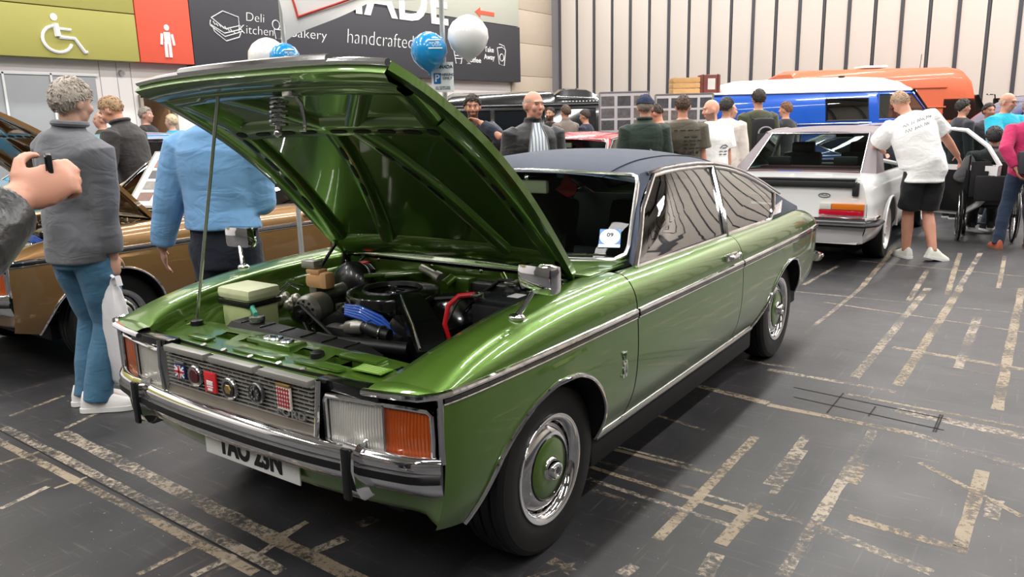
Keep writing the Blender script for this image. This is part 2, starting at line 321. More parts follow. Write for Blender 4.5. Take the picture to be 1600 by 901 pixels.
# fascia boards above the left wall
XF = -11.0
def board(name, y0, y1, z0, z1, m, label):
    o = MB().box((XF-.14, (y0+y1)/2, (z0+z1)/2), (.28, y1-y0, z1-z0), .006).build(name, m); return tag(o, label, 'sign board')
g_m = mat('fascia_olive', '9f9a50', .6, var=.03); o_m = mat('fascia_coral', 'd8563f', .6); k_m = mat('fascia_charcoal', '35353b', .6); l_m = mat('fascia_grey_green', 'aeb0a4', .6)
bg = thing('sign_board', 'olive green fascia board with a white wheelchair symbol', 'sign board', (XF, 0, 0))
for (z0, z1) in ((2.70, 3.475), (3.49, 4.9)):
    MB().box((-.14, -1.2, (z0+z1)/2), (.28, 13.45, z1-z0), .006).build('board_panel', g_m, bg)
bo = thing('sign_board', 'coral red fascia panel with a white standing man symbol', 'sign board', (XF, 0, 0))
MB().box((-.14, 6.06, 3.8), (.28, 1.03, 2.2), .006).build('board_panel', o_m, bo)
bk = thing('sign_board', 'long charcoal fascia board with white chalk style food lettering', 'sign board', (XF, 0, 0))
MB().box((-.14, 11.92, 3.42), (.28, 10.66, 1.54), .006).build('board_panel', k_m, bk); MB().box((-.14, 9.2, 4.9), (.28, 5.2, 1.41), .006).build('board_panel', k_m, bk)
bl = thing('sign_board', 'pale grey panel with a red arrow above the charcoal fascia', 'sign board', (XF, 0, 0))
MB().box((-.14, 14.52, 4.905), (.28, 5.38, 1.4), .006).build('board_panel', l_m, bl)
ink = mat('sign_white', 'f1eeee', .6); chalk = mat('chalk_white', 'dedede', .7)
def FM(y, z): return frame((.004, y, z), (0, 1, 0), (0, 0, 1))
def disc(mb, y, z, r, n=20, x=.004): mb.lathe([(0, .0001), (0, r), (.004, r), (.004, .0001)], (x, y, z), 'x', n)
def line(mb, pts, w=.02): mb.tube([(.004, a, b) for a, b in pts], w, 6, flat=1.0)
q = MB(); disc(q, 4.18, 3.32, .055); line(q, [(4.19, 3.22), (4.21, 3.03)], .05); line(q, [(4.20, 3.15), (4.42, 3.14)], .022); line(q, [(4.22, 3.02), (4.46, 3.01), (4.60, 2.80), (4.64, 2.81)], .03)
line(q, [(4.19+.225*math.cos(a), 2.985+.20*math.sin(a)) for a in [math.radians(100+i*15) for i in range(17)]], .026); q.build('wheelchair_symbol', ink, bg)
q = MB(); disc(q, 6.09, 3.31, .05); q.box((.006, 6.085, 3.13), (.012, .12, .20), .004); line(q, [(5.99, 3.20), (5.965, 3.01)], .024); line(q, [(6.18, 3.20), (6.205, 3.01)], .024); line(q, [(6.045, 3.06), (6.04, 2.80)], .029); line(q, [(6.12, 3.06), (6.12, 2.80)], .029); q.build('standing_man_symbol', ink, bo)
text('chalk_lettering', 'Deli\nKitchen', .24, FM(8.0, 3.52), chalk, bk, sx=1.15, bold=-.004, shear=.1); text('chalk_lettering', 'Bakery', .28, FM(9.32, 3.43), chalk, bk, sx=1.3, bold=-.004, shear=.1)
text('chalk_lettering', 'handcrafted', .46, FM(11.5, 3.46), chalk, bk, sx=1.02, bold=-.009, shear=.15); text('chalk_lettering', 'Coffee', .19, FM(15.0, 3.17), chalk, bk, sx=1.3, bold=.002); text('chalk_lettering', 'Take\nAway', .20, FM(15.72, 3.38), chalk, bk, sx=1.1, bold=.002)
text('block_lettering', 'MADE', 1.35, FM(11.9, 4.40), ink, bk, sx=1.15, bold=.02, extrude=.01)
def sketch(name, strokes, par, w=.010):
    q = MB()
    for s_ in strokes: line(q, s_, w)
    q.build(name, chalk, par)
sketch('sandwich_sketch', [[(7.02, 3.56), (7.28, 3.70), (7.62, 3.62), (7.62, 3.46), (7.30, 3.38), (7.02, 3.56)], [(7.0, 3.52), (6.98, 3.44), (7.28, 3.30), (7.66, 3.40), (7.64, 3.47)], [(6.98, 3.42), (7.28, 3.24), (7.68, 3.36)], [(7.04, 3.38), (7.06, 3.32), (7.30, 3.16), (7.6, 3.25), (7.64, 3.33)]] + [[(7.05+.06*i, 3.50-.02*(i % 2)-.018*i), (7.09+.06*i, 3.44-.018*i)] for i in range(8)], bk)
sketch('cupcake_sketch', [[(8.5+.09*math.cos(a*.5), 3.55+.09*math.sin(a*.5)) for a in range(14)], [(8.44, 3.45), (8.47, 3.28), (8.6, 3.28), (8.63, 3.45)], [(8.44, 3.46), (8.64, 3.46)]], bk)
sketch('cup_sketch', [[(14.15, 3.42), (14.24, 3.05), (14.45, 3.05), (14.55, 3.42), (14.15, 3.42)], [(14.2, 3.25), (14.5, 3.25)], [(14.2, 3.18), (14.48, 3.18)]], bk, .012)
sketch('bag_sketch', [[(16.1, 3.55), (16.18, 3.12), (16.42, 3.08), (16.5, 3.5), (16.34, 3.58), (16.1, 3.55)], [(16.2, 3.66), (16.44, 3.62), (16.5, 3.5)]]+[[(16.31+.1*math.cos(a*.6), 3.3+.1*math.sin(a*.6)) for a in range(12)]], bk, .012)
q = MB(); q.prism([(.003, 15.12, 4.43), (.003, 15.36, 4.56), (.003, 15.36, 4.48), (.003, 16.0, 4.48), (.003, 16.0, 4.38), (.003, 15.36, 4.38), (.003, 15.36, 4.30)], (.008, 0, 0)); q.build('red_arrow', o_m, bl, smooth=False)
# far side of the hall, seen only as reflections
wr = MB(); wr.box((HALL_X1+.1, 3.6, HALL_H/2), (.2, 31.5, HALL_H)); wall_right = struct(wr.build('wall_right', mat('wall_right_beige', '8d857b', .7), smooth=False))
for k in range(26):
    MB().box((HALL_X1-.02, HALL_Y0+.6+k*1.21, HALL_H/2), (.08, .12, HALL_H)).build('rib', rib_dark, wall_right, smooth=False)
MB().box((HALL_X1-.10, 3.6, 1.25), (.1, 31.2, 2.5)).build('dark_reflection_band', mat('reflection_band_dark', '2b2c30', .6), wall_right, smooth=False)  # unseen dark band, added to darken what the car's doors reflect
wf = MB(); wf.box((1, HALL_Y0-.1, HALL_H/2), (24.4, .2, HALL_H)); struct(wf.build('wall_front', mat('wall_front_charcoal', '4c4a47', .7, var=.05), smooth=False))
ce = MB(); ce.box((1, 3.6, HALL_H+.1), (26, 34, .2)); ceiling = struct(ce.build('ceiling', mat('ceiling_grey', 'b9b8b4', .8, var=.05), smooth=False))
for k in range(7): MB().box((1, -9+k*4.3, HALL_H-.12), (24.5, .12, .24)).build('ceiling_truss', rib_dark, ceiling, smooth=False)
for (lx, ly) in LUMS: MB().box((lx, ly, HALL_H-.27), (.5, 4.5, .06), .01).build('lamp_housing', mat('lamp_housing', 'd5d5d5', .5), ceiling)
# ------------------------------------------------------------------ seventies coupe (front axle at y = 0, nose towards -y)
chrome = mat('chrome', 'e6e6e8', .06, 1.0); chrome_soft = mat('chrome_soft', 'c9c9c8', .22, 1.0)
rubber = mat('rubber_black', '0c0c0d', .45); tyre_m = wave_mat('tyre_rubber', '0d0d0e', 26, 'X', .10, .55, 0, 0)
black_gl = mat('black_gloss', '09090a', .18, coat=.5); black_mt = mat('black_matt', '0a0a0b', .7); under_m = mat('underside_black', '070707', .8)
glass_car = glass_mat('car_glass', 'a9b5af', .22, .012, 1.0); glass_ws = glass_mat('windscreen_glass', 'c3cfca', .0, .015, .13)
seat_m = mat('seat_black', '141416', .6, bump=.1); amber = wave_mat('amber_lens', 'b04a08', 30, 'X', .6, .18, 0, .6, var=.45)
lens_m = wave_mat('headlamp_lens', 'e4e2da', 34, 'X', .6, .14, .45, .8, var=.12)
W_ = cur([(-.66,.850),(-.6,.866),(-.4,.880),(0,.890),(.6,.893),(1.8,.893),(2.6,.888),(3.1,.878),(3.45,.855),(3.62,.825),(3.72,.77)])
OFF = cur([(.20,-.17),(.27,-.125),(.32,-.085),(.38,-.050),(.44,-.026),(.50,-.012),(.58,-.003),(.66,0),(.74,-.002),(.80,-.006)])
TZ = cur([(-.66,.806),(0,.804),(.6,.800),(1.8,.792),(3.72,.778)])
XS = cur([(-.66,.775),(-.5,.795),(0,.802),(.6,.802),(2.6,.798),(3.1,.785),(3.4,.755),(3.6,.715),(3.72,.66)])
ZS = cur([(-.66,.806),(-.60,.832),(-.45,.876),(-.3,.903),(-.1,.926),(.1,.938),(.5,.945),(.75,.940),(1.8,.930),(2.6,.918),(3.1,.915),(3.4,.895),(3.6,.855),(3.72,.80)])
XB = cur([(-.66,.60),(-.62,.625),(-.5,.655),(-.3,.668),(.5,.668)])
def body_x(y, z):
    yb = max(0, 1-abs(y+.03)/.50); yr = max(0, 1-abs(y-2.74)/.50)     # slight wheel arch flare
    return W_(y)+OFF(z)+.008*(yb*yb+yr*yr)*(1 if z < .75 else 0)
FA = [(-.490,.335),(-.445,.43),(-.385,.525),(-.30,.603),(-.19,.658),(-.07,.684),(.04,.678),(.13,.648),(.21,.592),(.275,.51),(.315,.42),(.335,.315)]
RA = [(2.235,.318),(2.31,.42),(2.40,.525),(2.50,.598),(2.61,.642),(2.73,.660),(2.84,.648),(2.94,.60),(3.01,.53),(3.055,.45),(3.085,.38)]
fa = cur(FA); ra = cur(RA)
def zbot(y):
    if y <= FA[0][0]: return lerp(.386, .337, (y+.66)/.17)
    if y < FA[-1][0]: return fa(y)
    if y <= RA[0][0]: return .315
    if y < RA[-1][0]: return ra(y)
    return lerp(.38, .45, (y-RA[-1][0])/.63)
def ys_for(y0, y1):
    base = [y0+(y1-y0)*i/26 for i in range(27)]+[p[0] for p in FA+RA if y0 < p[0] < y1]
    for P in (FA, RA):
        for a, b in zip(P[:-1], P[1:]):
            for t in (.33, .67):
                y = lerp(a[0], b[0], t)
                if y0 < y < y1: base.append(y)
    out = []
    for y in sorted(base):
        if not out or y-out[-1] > .004: out.append(y)
    out[-1] = y1; return out
def side_col(y, kind):
    zb = zbot(y); zt = TZ(y); c = []
    for i in range(15):
        z = lerp(zb, zt, i/14); c.append((body_x(y, z), y, z))
    x0 = c[-1][0]; xs, zs = XS(y), ZS(y); e = 1.15
    for i in range(1, 9):
        t = i/8*PI/2; c.append((xs+(x0-xs)*math.cos(t)**e, y, zt+(zs-zt)*math.sin(t)**1.0))
    if kind == 'fender':
        xb = XB(y)
        for i in range(1, 5): c.append((lerp(xs, xb, i/4), y, zs-.012*(i/4)**2+.004*math.sin(PI*i/4)))
        c.append((xb-.008, y, zs-.03)); c.append((xb-.010, y, zs-.075))
    else:
        c.append((xs-.02, y, zs+.004)); c.append((xs-.045, y, zs-.01))
    return c
EDX = cur([(1.05,.585),(1.25,.615),(1.6,.628),(1.95,.632),(2.3,.643),(2.6,.668),(2.88,.70),(3.1,.725),(3.36,.742)])
EDZ = cur([(1.05,1.255),(1.18,1.283),(1.35,1.300),(1.6,1.304),(1.95,1.290),(2.3,1.245),(2.6,1.170),(2.88,1.075),(3.1,1.0),(3.36,.925)])
RCZ = cur([(1.05,1.302),(1.12,1.328),(1.25,1.358),(1.45,1.383),(1.7,1.390),(2.0,1.376),(2.3,1.336),(2.6,1.262),(2.9,1.16),(3.15,1.05),(3.36,.955)])
def roof_p(y, s, lift=0.0):
    a = abs(s); return (s*EDX(y), y+.085*a*a*max(0, 1-(y-1.05)/.5), lerp(RCZ(y), EDZ(y), a**2.6)+lift)
def glass_x(y, z):
    zb, ze = ZS(y), EDZ(y); t = max(0, min(1.05, (z-zb)/max(.02, ze-zb))); return lerp(XS(y)-.006, EDX(y)+.004, t**1.12)
HH = Vector((0, .43, .977)); HANG = math.atan2(.761, .97); HL = 1.235
def make_wheel(root, x, y, s, pm_, detail=True):
    ty = MB(); R_ = .322
    ty.lathe([(-.085,.205),(-.092,.25),(-.088,.295),(-.072,.316),(-.05,.3215),(-.046,.313),(-.040,.313),(-.036,.322),(-.006,.3225),(-.003,.314),(.003,.314),(.006,.3225),(.036,.322),(.040,.313),(.046,.313),(.05,.3215),(.072,.316),(.086,.297),(.091,.262),(.090,.235),(.084,.205),(.07,.198)], (0,0,0), 'x', 64, s)
    w_ = ty.build('wheel', tyre_m, root, ang=28); w_.location = (x, y, R_)
    rm = MB(); rm.lathe([(.060,.170),(.082,.178),(.089,.190),(.090,.203),(.086,.206),(.076,.205),(.06,.20)], (0,0,0), 'x', 64, s); rm.build('trim_ring', chrome, w_, ang=50)
    dk = MB(); dk.lathe([(-.02,.001),(-.02,.12),(.02,.172),(.07,.185)], (0,0,0), 'x', 48, s); dk.build('rim', mat('rim_silver', '8d8d8a', .35, .9), w_)
    cv = MB(); cv.lathe([(.030,.178),(.046,.174),(.056,.163),(.068,.148),(.077,.132),(.079,.122),(.070,.116)], (0,0,0), 'x', 64, s); cv.build('wheel_cover', chrome, w_, ang=50)
    rg = MB(); rg.lathe([(.079,.122),(.083,.117),(.079,.112)], (0,0,0), 'x', 48, s); rg.build('cover_rim', black_gl, w_)
    pn = MB(); pn.lathe([(.074,.1165),(.081,.108),(.086,.070),(.088,.036)], (0,0,0), 'x', 48, s); pn.build('painted_disc', pm_, w_)
    hb = MB(); hb.lathe([(.084,.048),(.092,.045),(.096,.038),(.112,.034),(.118,.029),(.119,.020),(.114,.018),(.114,.0005)], (0,0,0), 'x', 32, s); hb.build('hub_cap', chrome, w_, ang=40)
    em = MB(); em.lathe([(.1135,.014),(.116,.013),(.116,.0005)], (0,0,0), 'x', 6, s); em.build('hub_emblem', black_gl, w_)
    if detail:
        for k in range(16):
            a = 2*PI*(k+.5)/16; q = MB(); rt = Matrix.Rotation(a, 3, 'X')
            q.box(rt@Vector((s*.050, .170, 0)), (.012, .016, .034), .004, rt@Matrix.Rotation(-s*.5, 3, 'Z')); q.build('cover_slot', black_gl, w_)
    return w_
def make_coupe(root, C, hood_open=True, engine=True, detail=True, vinyl=None):
    P = C['paint']; V = vinyl or P
    def B(mb, name, m, par=None, **k): return mb.build(name, m, par if par is not None else root, **k)
    # ---- side panels
    for s in (1, -1):
        parts = {}
        for nm, y0, y1, kd in (('front_fender', -.632, .541, 'fender'), ('door', .549, 1.812, 'door'), ('rear_quarter', 1.819, 3.70, 'door')):
            mb = MB(); cols = [[(x*s, y, z) for x, y, z in side_col(y, kd)] for y in ys_for(y0, y1)]
            mb.grid(cols, flip=(s < 0)); parts[nm] = B(mb, nm, P, ang=60, fixn=False)
            # protective trim along the flank: chrome, black insert, chrome lip
            yy = [lerp(y0+.004, y1-.004, i/24) for i in range(25)]
            if kd == 'door' and y1 > 3: yy = [y for y in yy if y < 3.62]
            for dz, r, m, nmx in ((.0, .0095, chrome, 'trim_strip'), (-.016, .0085, black_gl, 'trim_insert'), (-.027, .0035, chrome, 'trim_lip')):
                q = MB(); q.tube([(s*(body_x(y, TZ(y)+dz)+.002), y, TZ(y)+dz) for y in yy], r, 8); B(q, nmx, m, parts[nm])
        # arch lips and sill strip
        for A, par in ((FA, parts['front_fender']), (RA, parts['rear_quarter'])):
            c = cur(A); yy = []
            for a, b in zip(A[:-1], A[1:]): yy += [lerp(a[0], b[0], t) for t in (0, .25, .5, .75)]
            yy.append(A[-1][0]); q = MB(); q.tube([(s*(body_x(y, c(y))+.003), y, c(y)) for y in yy], .0085, 8); B(q, 'arch_lip', chrome, par)
            q = MB(); q.grid([[(s*(body_x(y, c(y))-.002), y, c(y)), (s*(body_x(y, c(y))-.30), y, c(y)+.02)] for y in yy]); B(q, 'wheel_well', under_m, par)
        q = MB(); q.tube([(s*(body_x(y, .318)+.004), y, .318) for y in [lerp(.33, 2.24, i/12) for i in range(13)]], .012, 8); B(q, 'sill_strip', chrome_soft)
        q = MB(); q.box((s*.76, 1.28, .255), (.10, 1.95, .12), .02); B(q, 'sill', under_m)
        # door furniture
        d = parts['door']; hx = body_x(1.66, TZ(1.66)); q = MB()
        q.box((s*.885, 1.64, .850), (.022, .17, .034), .009); q.tube([(s*.880, 1.575, .848), (s*.905, 1.60, .848), (s*.905, 1.68, .848), (s*.882, 1.705, .848)], .011, 8); q.ell((s*.893, 1.735, .842), (.016, .017, .017)); hd = B(q, 'door_handle', chrome, d)
        # side glass: door pane, quarter pane, frames, vented pillar panel
        def pane(poly, name, m, par, off=0.0, sub=8):
            q = MB(); n = len(poly); cy = sum(p[0] for p in poly)/n; cz = sum(p[1] for p in poly)/n
            rows = []
            for k in range(sub+1):
                t = k/sub; rows.append([(s*(glass_x(lerp(cy, a, t), lerp(cz, b, t))+off), lerp(cy, a, t), lerp(cz, b, t)) for a, b in poly+[poly[0]]])
            q.grid(rows); return B(q, name, m, par, ang=60)
        top = lambda y: EDZ(y)-.012
        fr_b, fr_t, b_b, b_t = .70, 1.245, 1.79, 1.965
        dp = [(fr_b+.02, ZS(.72)+.004)]+[(y, ZS(y)+.003) for y in (1.0, 1.3, 1.6)]+[(b_b-.012, ZS(b_b)+.003), (lerp(b_b, b_t, .5)-.012, lerp(ZS(b_b), top(b_t), .5)), (b_t-.014, top(b_t))]+[(y, top(y)) for y in (1.75, 1.5, 1.35)]+[(fr_t+.02, top(fr_t+.02))]+[(lerp(fr_t, fr_b, t)+.02, lerp(top(fr_t), ZS(fr_b), t)) for t in (.33, .67)]
        pane(dp, 'window_glass', glass_car, d)
        qb = 2.575; qt = 2.885
        qp = [(b_b+.02, ZS(b_b)+.003), (2.1, ZS(2.1)+.003), (2.35, ZS(2.35)+.003), (qb, ZS(qb)+.003), (lerp(qb, qt, .45), .975), (qt, 1.055)]+[(y, top(y)) for y in (2.75, 2.6, 2.45, 2.3, 2.15)]+[(b_t+.02, top(b_t)), (lerp(b_b, b_t, .5)+.02, lerp(ZS(b_b), top(b_t), .5))]
        pane(qp, 'quarter_glass', glass_car, parts['rear_quarter'])
        def tube2(pts, r, name, m, par, off=.004, n=8):
            q = MB(); q.tube([(s*(glass_x(y, z)+off), y, z) for y, z in pts], r, n); B(q, name, m, par)
        tube2([(fr_t, top(fr_t)+.008)]+[(lerp(fr_t, fr_b, t), lerp(top(fr_t), ZS(fr_b), t)) for t in (.2, .4, .6, .8, 1)], .013, 'window_frame', chrome, d)
        tube2([(fr_b, ZS(fr_b)+.005)]+[(y, ZS(y)+.005) for y in (1.0, 1.3, 1.6, b_b)], .011, 'belt_moulding', chrome, d)
        tube2([(b_b, ZS(b_b)+.005)]+[(y, ZS(y)+.005) for y in (2.1, 2.35, qb)]+[(lerp(qb, qt, .45), .975), (qt, 1.055)], .011, 'belt_moulding', chrome, parts['rear_quarter'])
        tube2([(lerp(b_b, b_t, t), lerp(ZS(b_b), top(b_t), t)) for t in (0, .25, .5, .75, 1)], .017, 'door_post', chrome, d)
        tube2([(fr_t, top(fr_t)+.004)]+[(y, top(y)+.004) for y in (1.35, 1.5, 1.75, 1.965, 2.15, 2.3, 2.45, 2.6, 2.75)]+[(qt, 1.06)], .010, 'window_rail', chrome, parts['rear_quarter'])
        tube2([(1.20, EDZ(1.20)+.012)]+[(y, EDZ(y)+.012) for y in (1.35, 1.5, 1.75, 2.0, 2.15, 2.3, 2.45, 2.6, 2.75, 2.9, 3.0)], .0075, 'drip_rail', chrome, parts['rear_quarter'], .010)
        tube2([(1.20, EDZ(1.20)+.002)]+[(y, EDZ(y)+.002) for y in (1.35, 1.5, 1.75, 2.0, 2.15, 2.3, 2.45, 2.6, 2.75, 2.9)], .012, 'rail_shadow_gap', black_gl, parts['rear_quarter'], -.004)
        # C pillar skin between quarter glass and tail
        cp = MB(); rows = []
        for i in range(11):
            t = i/10; lo = (lerp(qb+.02, 3.34, t), None); 
            yl = lerp(qb+.015, 3.34, t); yu = lerp(qt+.015, 3.36, t)
            zl, zu = ZS(yl)+.004, EDZ(yu); rows.append([(s*(glass_x(lerp(yl, yu, k/6), lerp(zl, zu, k/6))-.001), lerp(yl, yu, k/6), lerp(zl, zu, k/6)) for k in range(7)])
        cp.grid(rows); B(cp, 'rear_pillar', V, ang=60)
        for k in range(9 if detail else 0):
            y0 = 2.665+k*.021; q = MB(); q.tube([(s*(glass_x(y0, .945)+.004), y0, .937), (s*(glass_x(y0+.15, .99)+.004), y0+.13, .985+.002*k)], .0045, 6); B(q, 'vent_fin', chrome_soft, parts['rear_quarter'])
        # windscreen pillar
        ap = MB(); rows = []
        for i in range(9):
            t = i/8; zo = lerp(ZS(.69)+.0, EDZ(1.24)+.012, t); yo = lerp(.685, 1.245, t); xo = glass_x(max(yo, .7), zo)+.006 if t > .05 else XS(.69)
            xi, yi, zi = lerp(.722, .592, t), lerp(.795, 1.165, t), lerp(.945, 1.296, t)
            rows.append([(s*xo, yo, zo), (s*lerp(xo, xi, .45), lerp(yo, yi, .45)-.004, lerp(zo, zi, .45)+.006), (s*xi, yi, zi)])
        ap.grid(rows); B(ap, 'windscreen_pillar', V, ang=60)
    # ---- roof, rear screen, deck, tail
    NS = [i/12 for i in range(-12, 13)]
    rf = MB(); yy = [1.05+(2.38-1.05)*i/22 for i in range(23)]
    rf.grid([[roof_p(y, s_) for s_ in NS] for y in yy]); roof = B(rf, 'roof', V, ang=60)
    for s in (1, -1):
        q = MB(); q.grid([[roof_p(lerp(2.38, 3.36, i/12), s*lerp(.80, 1, k/4)) for k in range(5)] for i in range(13)]); B(q, 'roof_sail', V, ang=60)
        q = MB(); q.tube([roof_p(y, s*.74, .003) for y in yy], .0035, 6); B(q, 'roof_seam', V, roof)
    q = MB(); q.grid([[roof_p(lerp(2.38, 3.16, i/10), lerp(-.80, .80, k/12), -.004) for k in range(13)] for i in range(11)]); B(q, 'rear_screen', glass_car, ang=60)
    q = MB(); q.grid([[roof_p(lerp(3.16, 3.36, i/4), lerp(-.80, .80, k/12)) for k in range(13)] for i in range(5)]); B(q, 'screen_sill', V, ang=60)
    dk = MB(); rows = []
    for i in range(15):
        y = lerp(3.02, 3.70, i/14); rows.append([(lerp(-1, 1, k/16)*(XS(y)-.03), y, ZS(y)-.002+.02*(1-(k/8-1)**2)*(1-max(0, (y-3.5)/.2))) for k in range(17)])
    dk.grid(rows); B(dk, 'boot_lid', P, ang=60)
    tl = MB(); rows = []
    for (x, y, z) in side_col(3.70, 'door'):
        rows.append([(lerp(-x, x, k/10), y+.05*(1-(k/5-1)**4)*(1 if z > .45 else 0), z) for k in range(11)])
    tl.grid(rows); B(tl, 'tail_panel', P, ang=60)
    q = MB(); q.tube([(.835, 3.60, .53), (.825, 3.69, .53), (.78, 3.745, .53), (.6, 3.775, .53), (-.6, 3.775, .53), (-.78, 3.745, .53), (-.825, 3.69, .53), (-.835, 3.60, .53)], .045, 12, flat=.6); B(q, 'rear_bumper', chrome)
    for s in (1, -1):
        q = MB(); q.box((s*.55, 3.755, .68), (.34, .03, .11), .01); B(q, 'tail_lamp', mat('tail_red', '8c0f10', .2, coat=.6))
    # ---- windscreen and cowl
    def ws(u, v):      # u -1..1, v 0..1
        return (u*lerp(.715, .588, v), lerp(.615+.185*u*u, 1.075+.092*u*u, v), lerp(.948+.002*u*u, 1.305-.020*u*u, v)+.012*math.sin(PI*v))
    q = MB(); q.grid([[ws(lerp(-1, 1, k/16), i/8) for k in range(17)] for i in range(9)]); wsg = B(q, 'windscreen', glass_ws, ang=60)
    ring = [ws(lerp(-.93, .93, k/16), 0) for k in range(17)]+[ws(.985, .05), ws(1, .14)]+[ws(1, v) for v in (.3, .5, .7, .88)]+[ws(.985, .97)]+[ws(lerp(.95, -.95, k/16), 1) for k in range(17)]+[ws(-.985, .97)]+[ws(-1, v) for v in (.88, .7, .5, .3, .14)]+[ws(-.985, .05)]
    q = MB(); q.tube([(x, y-.004, z+.003) for x, y, z in ring], .011, 8, closed=True); B(q, 'screen_surround', chrome_soft, wsg)
    cw = MB(); rows = []
    for i in range(7):
        t = i/6; rows.append([(lerp(-.72, .72, k/20), lerp(.44, .612+.19*(k/10-1)**2, t)+(.0), .938+.012*math.sin(PI*t*.6)+.004*t) for k in range(21)])
    cw.grid(rows); cowl = B(cw, 'cowl', P, ang=60)
    for s in (-1, 1):
        for k in range(26 if detail else 0):
            x = s*(.13+k*.0135); q = MB(); q.box((x, .50, .9475), (.005, .055, .003)); B(q, 'cowl_slot', black_mt, cowl, smooth=False)
        q = MB(); q.box((s*.69, .58, .944), (.09, .30, .012), .004); B(q, 'cowl_side', P, cowl)
        ax = s*.30+.06; q = MB(); q.tube([(ax, .555, .955), (ax+.015, .63, .968), (ax+.22, .675, .985)], .006, 6); q.tube([(ax+.0, .632, .972), (ax+.30, .705, .985)], .0045, 6); B(q, 'wiper', black_gl)
        q = MB(); q.cyl((ax, .545, .945), (ax, .548, .968), .016, n=12); B(q, 'wiper_spindle', chrome_soft)
    q = MB(); q.tube([(lerp(-.66, .66, k/12), .437, .938) for k in range(13)], .006, 6); B(q, 'cowl_edge', chrome_soft, cowl)
    # ---- cabin
    q = MB(); q.box((0, 1.9, .30), (1.50, 3.0, .12)); q.box((0, .50, .62), (1.42, .06, .60)); q.box((0, 2.95, .62), (1.4, .06, .56)); B(q, 'cabin_floor', under_m, smooth=False)
    for s in (1, -1):
        q = MB(); q.box((s*.735, 1.70, .62), (.03, 2.3, .58)); B(q, 'door_card', black_mt, smooth=False)
    q = MB(); q.box((0, .86, .84), (1.40, .36, .17), .05); q.box((-.36, .82, .93), (.42, .2, .05), .02); B(q, 'dashboard', black_mt)
    for s in (1, -1):
        t = mb = MB(); mb.box((s*.36, 1.42, .60), (.50, .52, .16), .05); mb.box((s*.36, 1.74, .84), (.48, .13, .54), .055, Matrix.Rotation(-.28, 3, 'X')); mb.box((s*.36, 1.86, 1.13), (.27, .09, .16), .04, Matrix.Rotation(-.2, 3, 'X')); B(mb, 'front_seat', C.get('seat', seat_m))
    mb = MB(); mb.box((0, 2.30, .60), (1.30, .5, .16), .05); mb.box((0, 2.62, .82), (1.28, .13, .46), .05, Matrix.Rotation(-.35, 3, 'X')); mb.box((0, 2.93, .935), (1.3, .5, .03), .01); B(mb, 'rear_seat', C.get('seat', seat_m))
    mb = MB(); mb.tube([(-.36+.19*math.cos(a), 1.10+.07*math.sin(a), .92+.18*math.sin(a)) for a in [2*PI*k/24 for k in range(24)]], .012, 8, closed=True); mb.cyl((-.36, 1.10, .92), (-.36, .92, .86), .03); mb.box((-.36, 1.10, .92), (.34, .02, .05), .008); B(mb, 'steering_wheel', black_gl)
    mb = MB(); mb.box((0, 1.10, 1.225), (.24, .035, .066), .014); mb.tube([(0, 1.10, 1.245), (0, 1.08, 1.285)], .008, 6); B(mb, 'cabin_mirror', mat('mirror_cream', 'b5ad97', .4))
    # ---- underside, wheels
    q = MB(); q.box((0, 1.60, .285), (1.24, 3.9, .10)); q.box((0, 3.35, .45), (1.3, .6, .26)); q.box((0, -.10, .345), (.9, .7, .06)); B(q, 'underbody', under_m, smooth=False)
    for y in (0, 2.769):
        q = MB(); q.cyl((-.7, y, .322), (.7, y, .322), .045); B(q, 'axle', under_m)
        for s in (1, -1): make_wheel(root, s*.727, y, s, C.get('disc', P), detail)
    # ---- nose
    def fy(x): return -.700+.085*(abs(x)/.84)**2.6          # plan sweep of the front
    q = MB(); rows = []
    for (dy, z) in ((.0, .57), (-.010, .52), (-.008, .47), (.0, .43), (.008, .405), (.018, .388), (.045, .378)):
        row = []
        for u in [lerp(-1, 1, k/40) for k in range(41)]:
            e = max(0, (abs(u)-.86)/.14); e = e*e*(3-2*e); row.append((u*body_x(-.632, z), lerp(fy(u*.85)+.035+dy, -.630+max(0, dy)*.3, e), z))
        rows.append(row)
    q.grid(rows); B(q, 'front_apron', P, ang=60)
    q = MB(); q.grid([[(x, fy(x)+.05, z) for x in [lerp(-.84, .84, k/20) for k in range(21)]] for z in (.55, .79)]); B(q, 'nose_backing', black_mt)
    # bumper: chrome top, black strip, chrome blade
    xs_ = [lerp(-.852, .852, k/44) for k in range(45)]
    def bp(x, o, z): 
        e = max(0, (abs(x)-.76)/.10); x = math.copysign(min(abs(x), body_x(-.62, z)-.004), x); return (x, fy(x)-.012-o*(1-.35*e*e)+.012*e*e, z)
    q = MB(); q.grid([[bp(x, o, z) for x in xs_] for (o, z) in ((-.02,.600),(.005,.617),(.030,.617),(.046,.606),(.050,.590),(.046,.572))]); bmp = B(q, 'front_bumper', chrome, ang=60)
    q = MB(); q.grid([[bp(x, o, z) for x in xs_] for (o, z) in ((.046,.572),(.056,.568),(.056,.543),(.046,.540))]); B(q, 'bumper_strip', rubber, bmp, ang=60)
    q = MB(); q.grid([[bp(x, o, z) for x in xs_] for (o, z) in ((.046,.540),(.040,.525),(.026,.500),(-.01,.475))]); B(q, 'bumper_blade', chrome, bmp, ang=60)
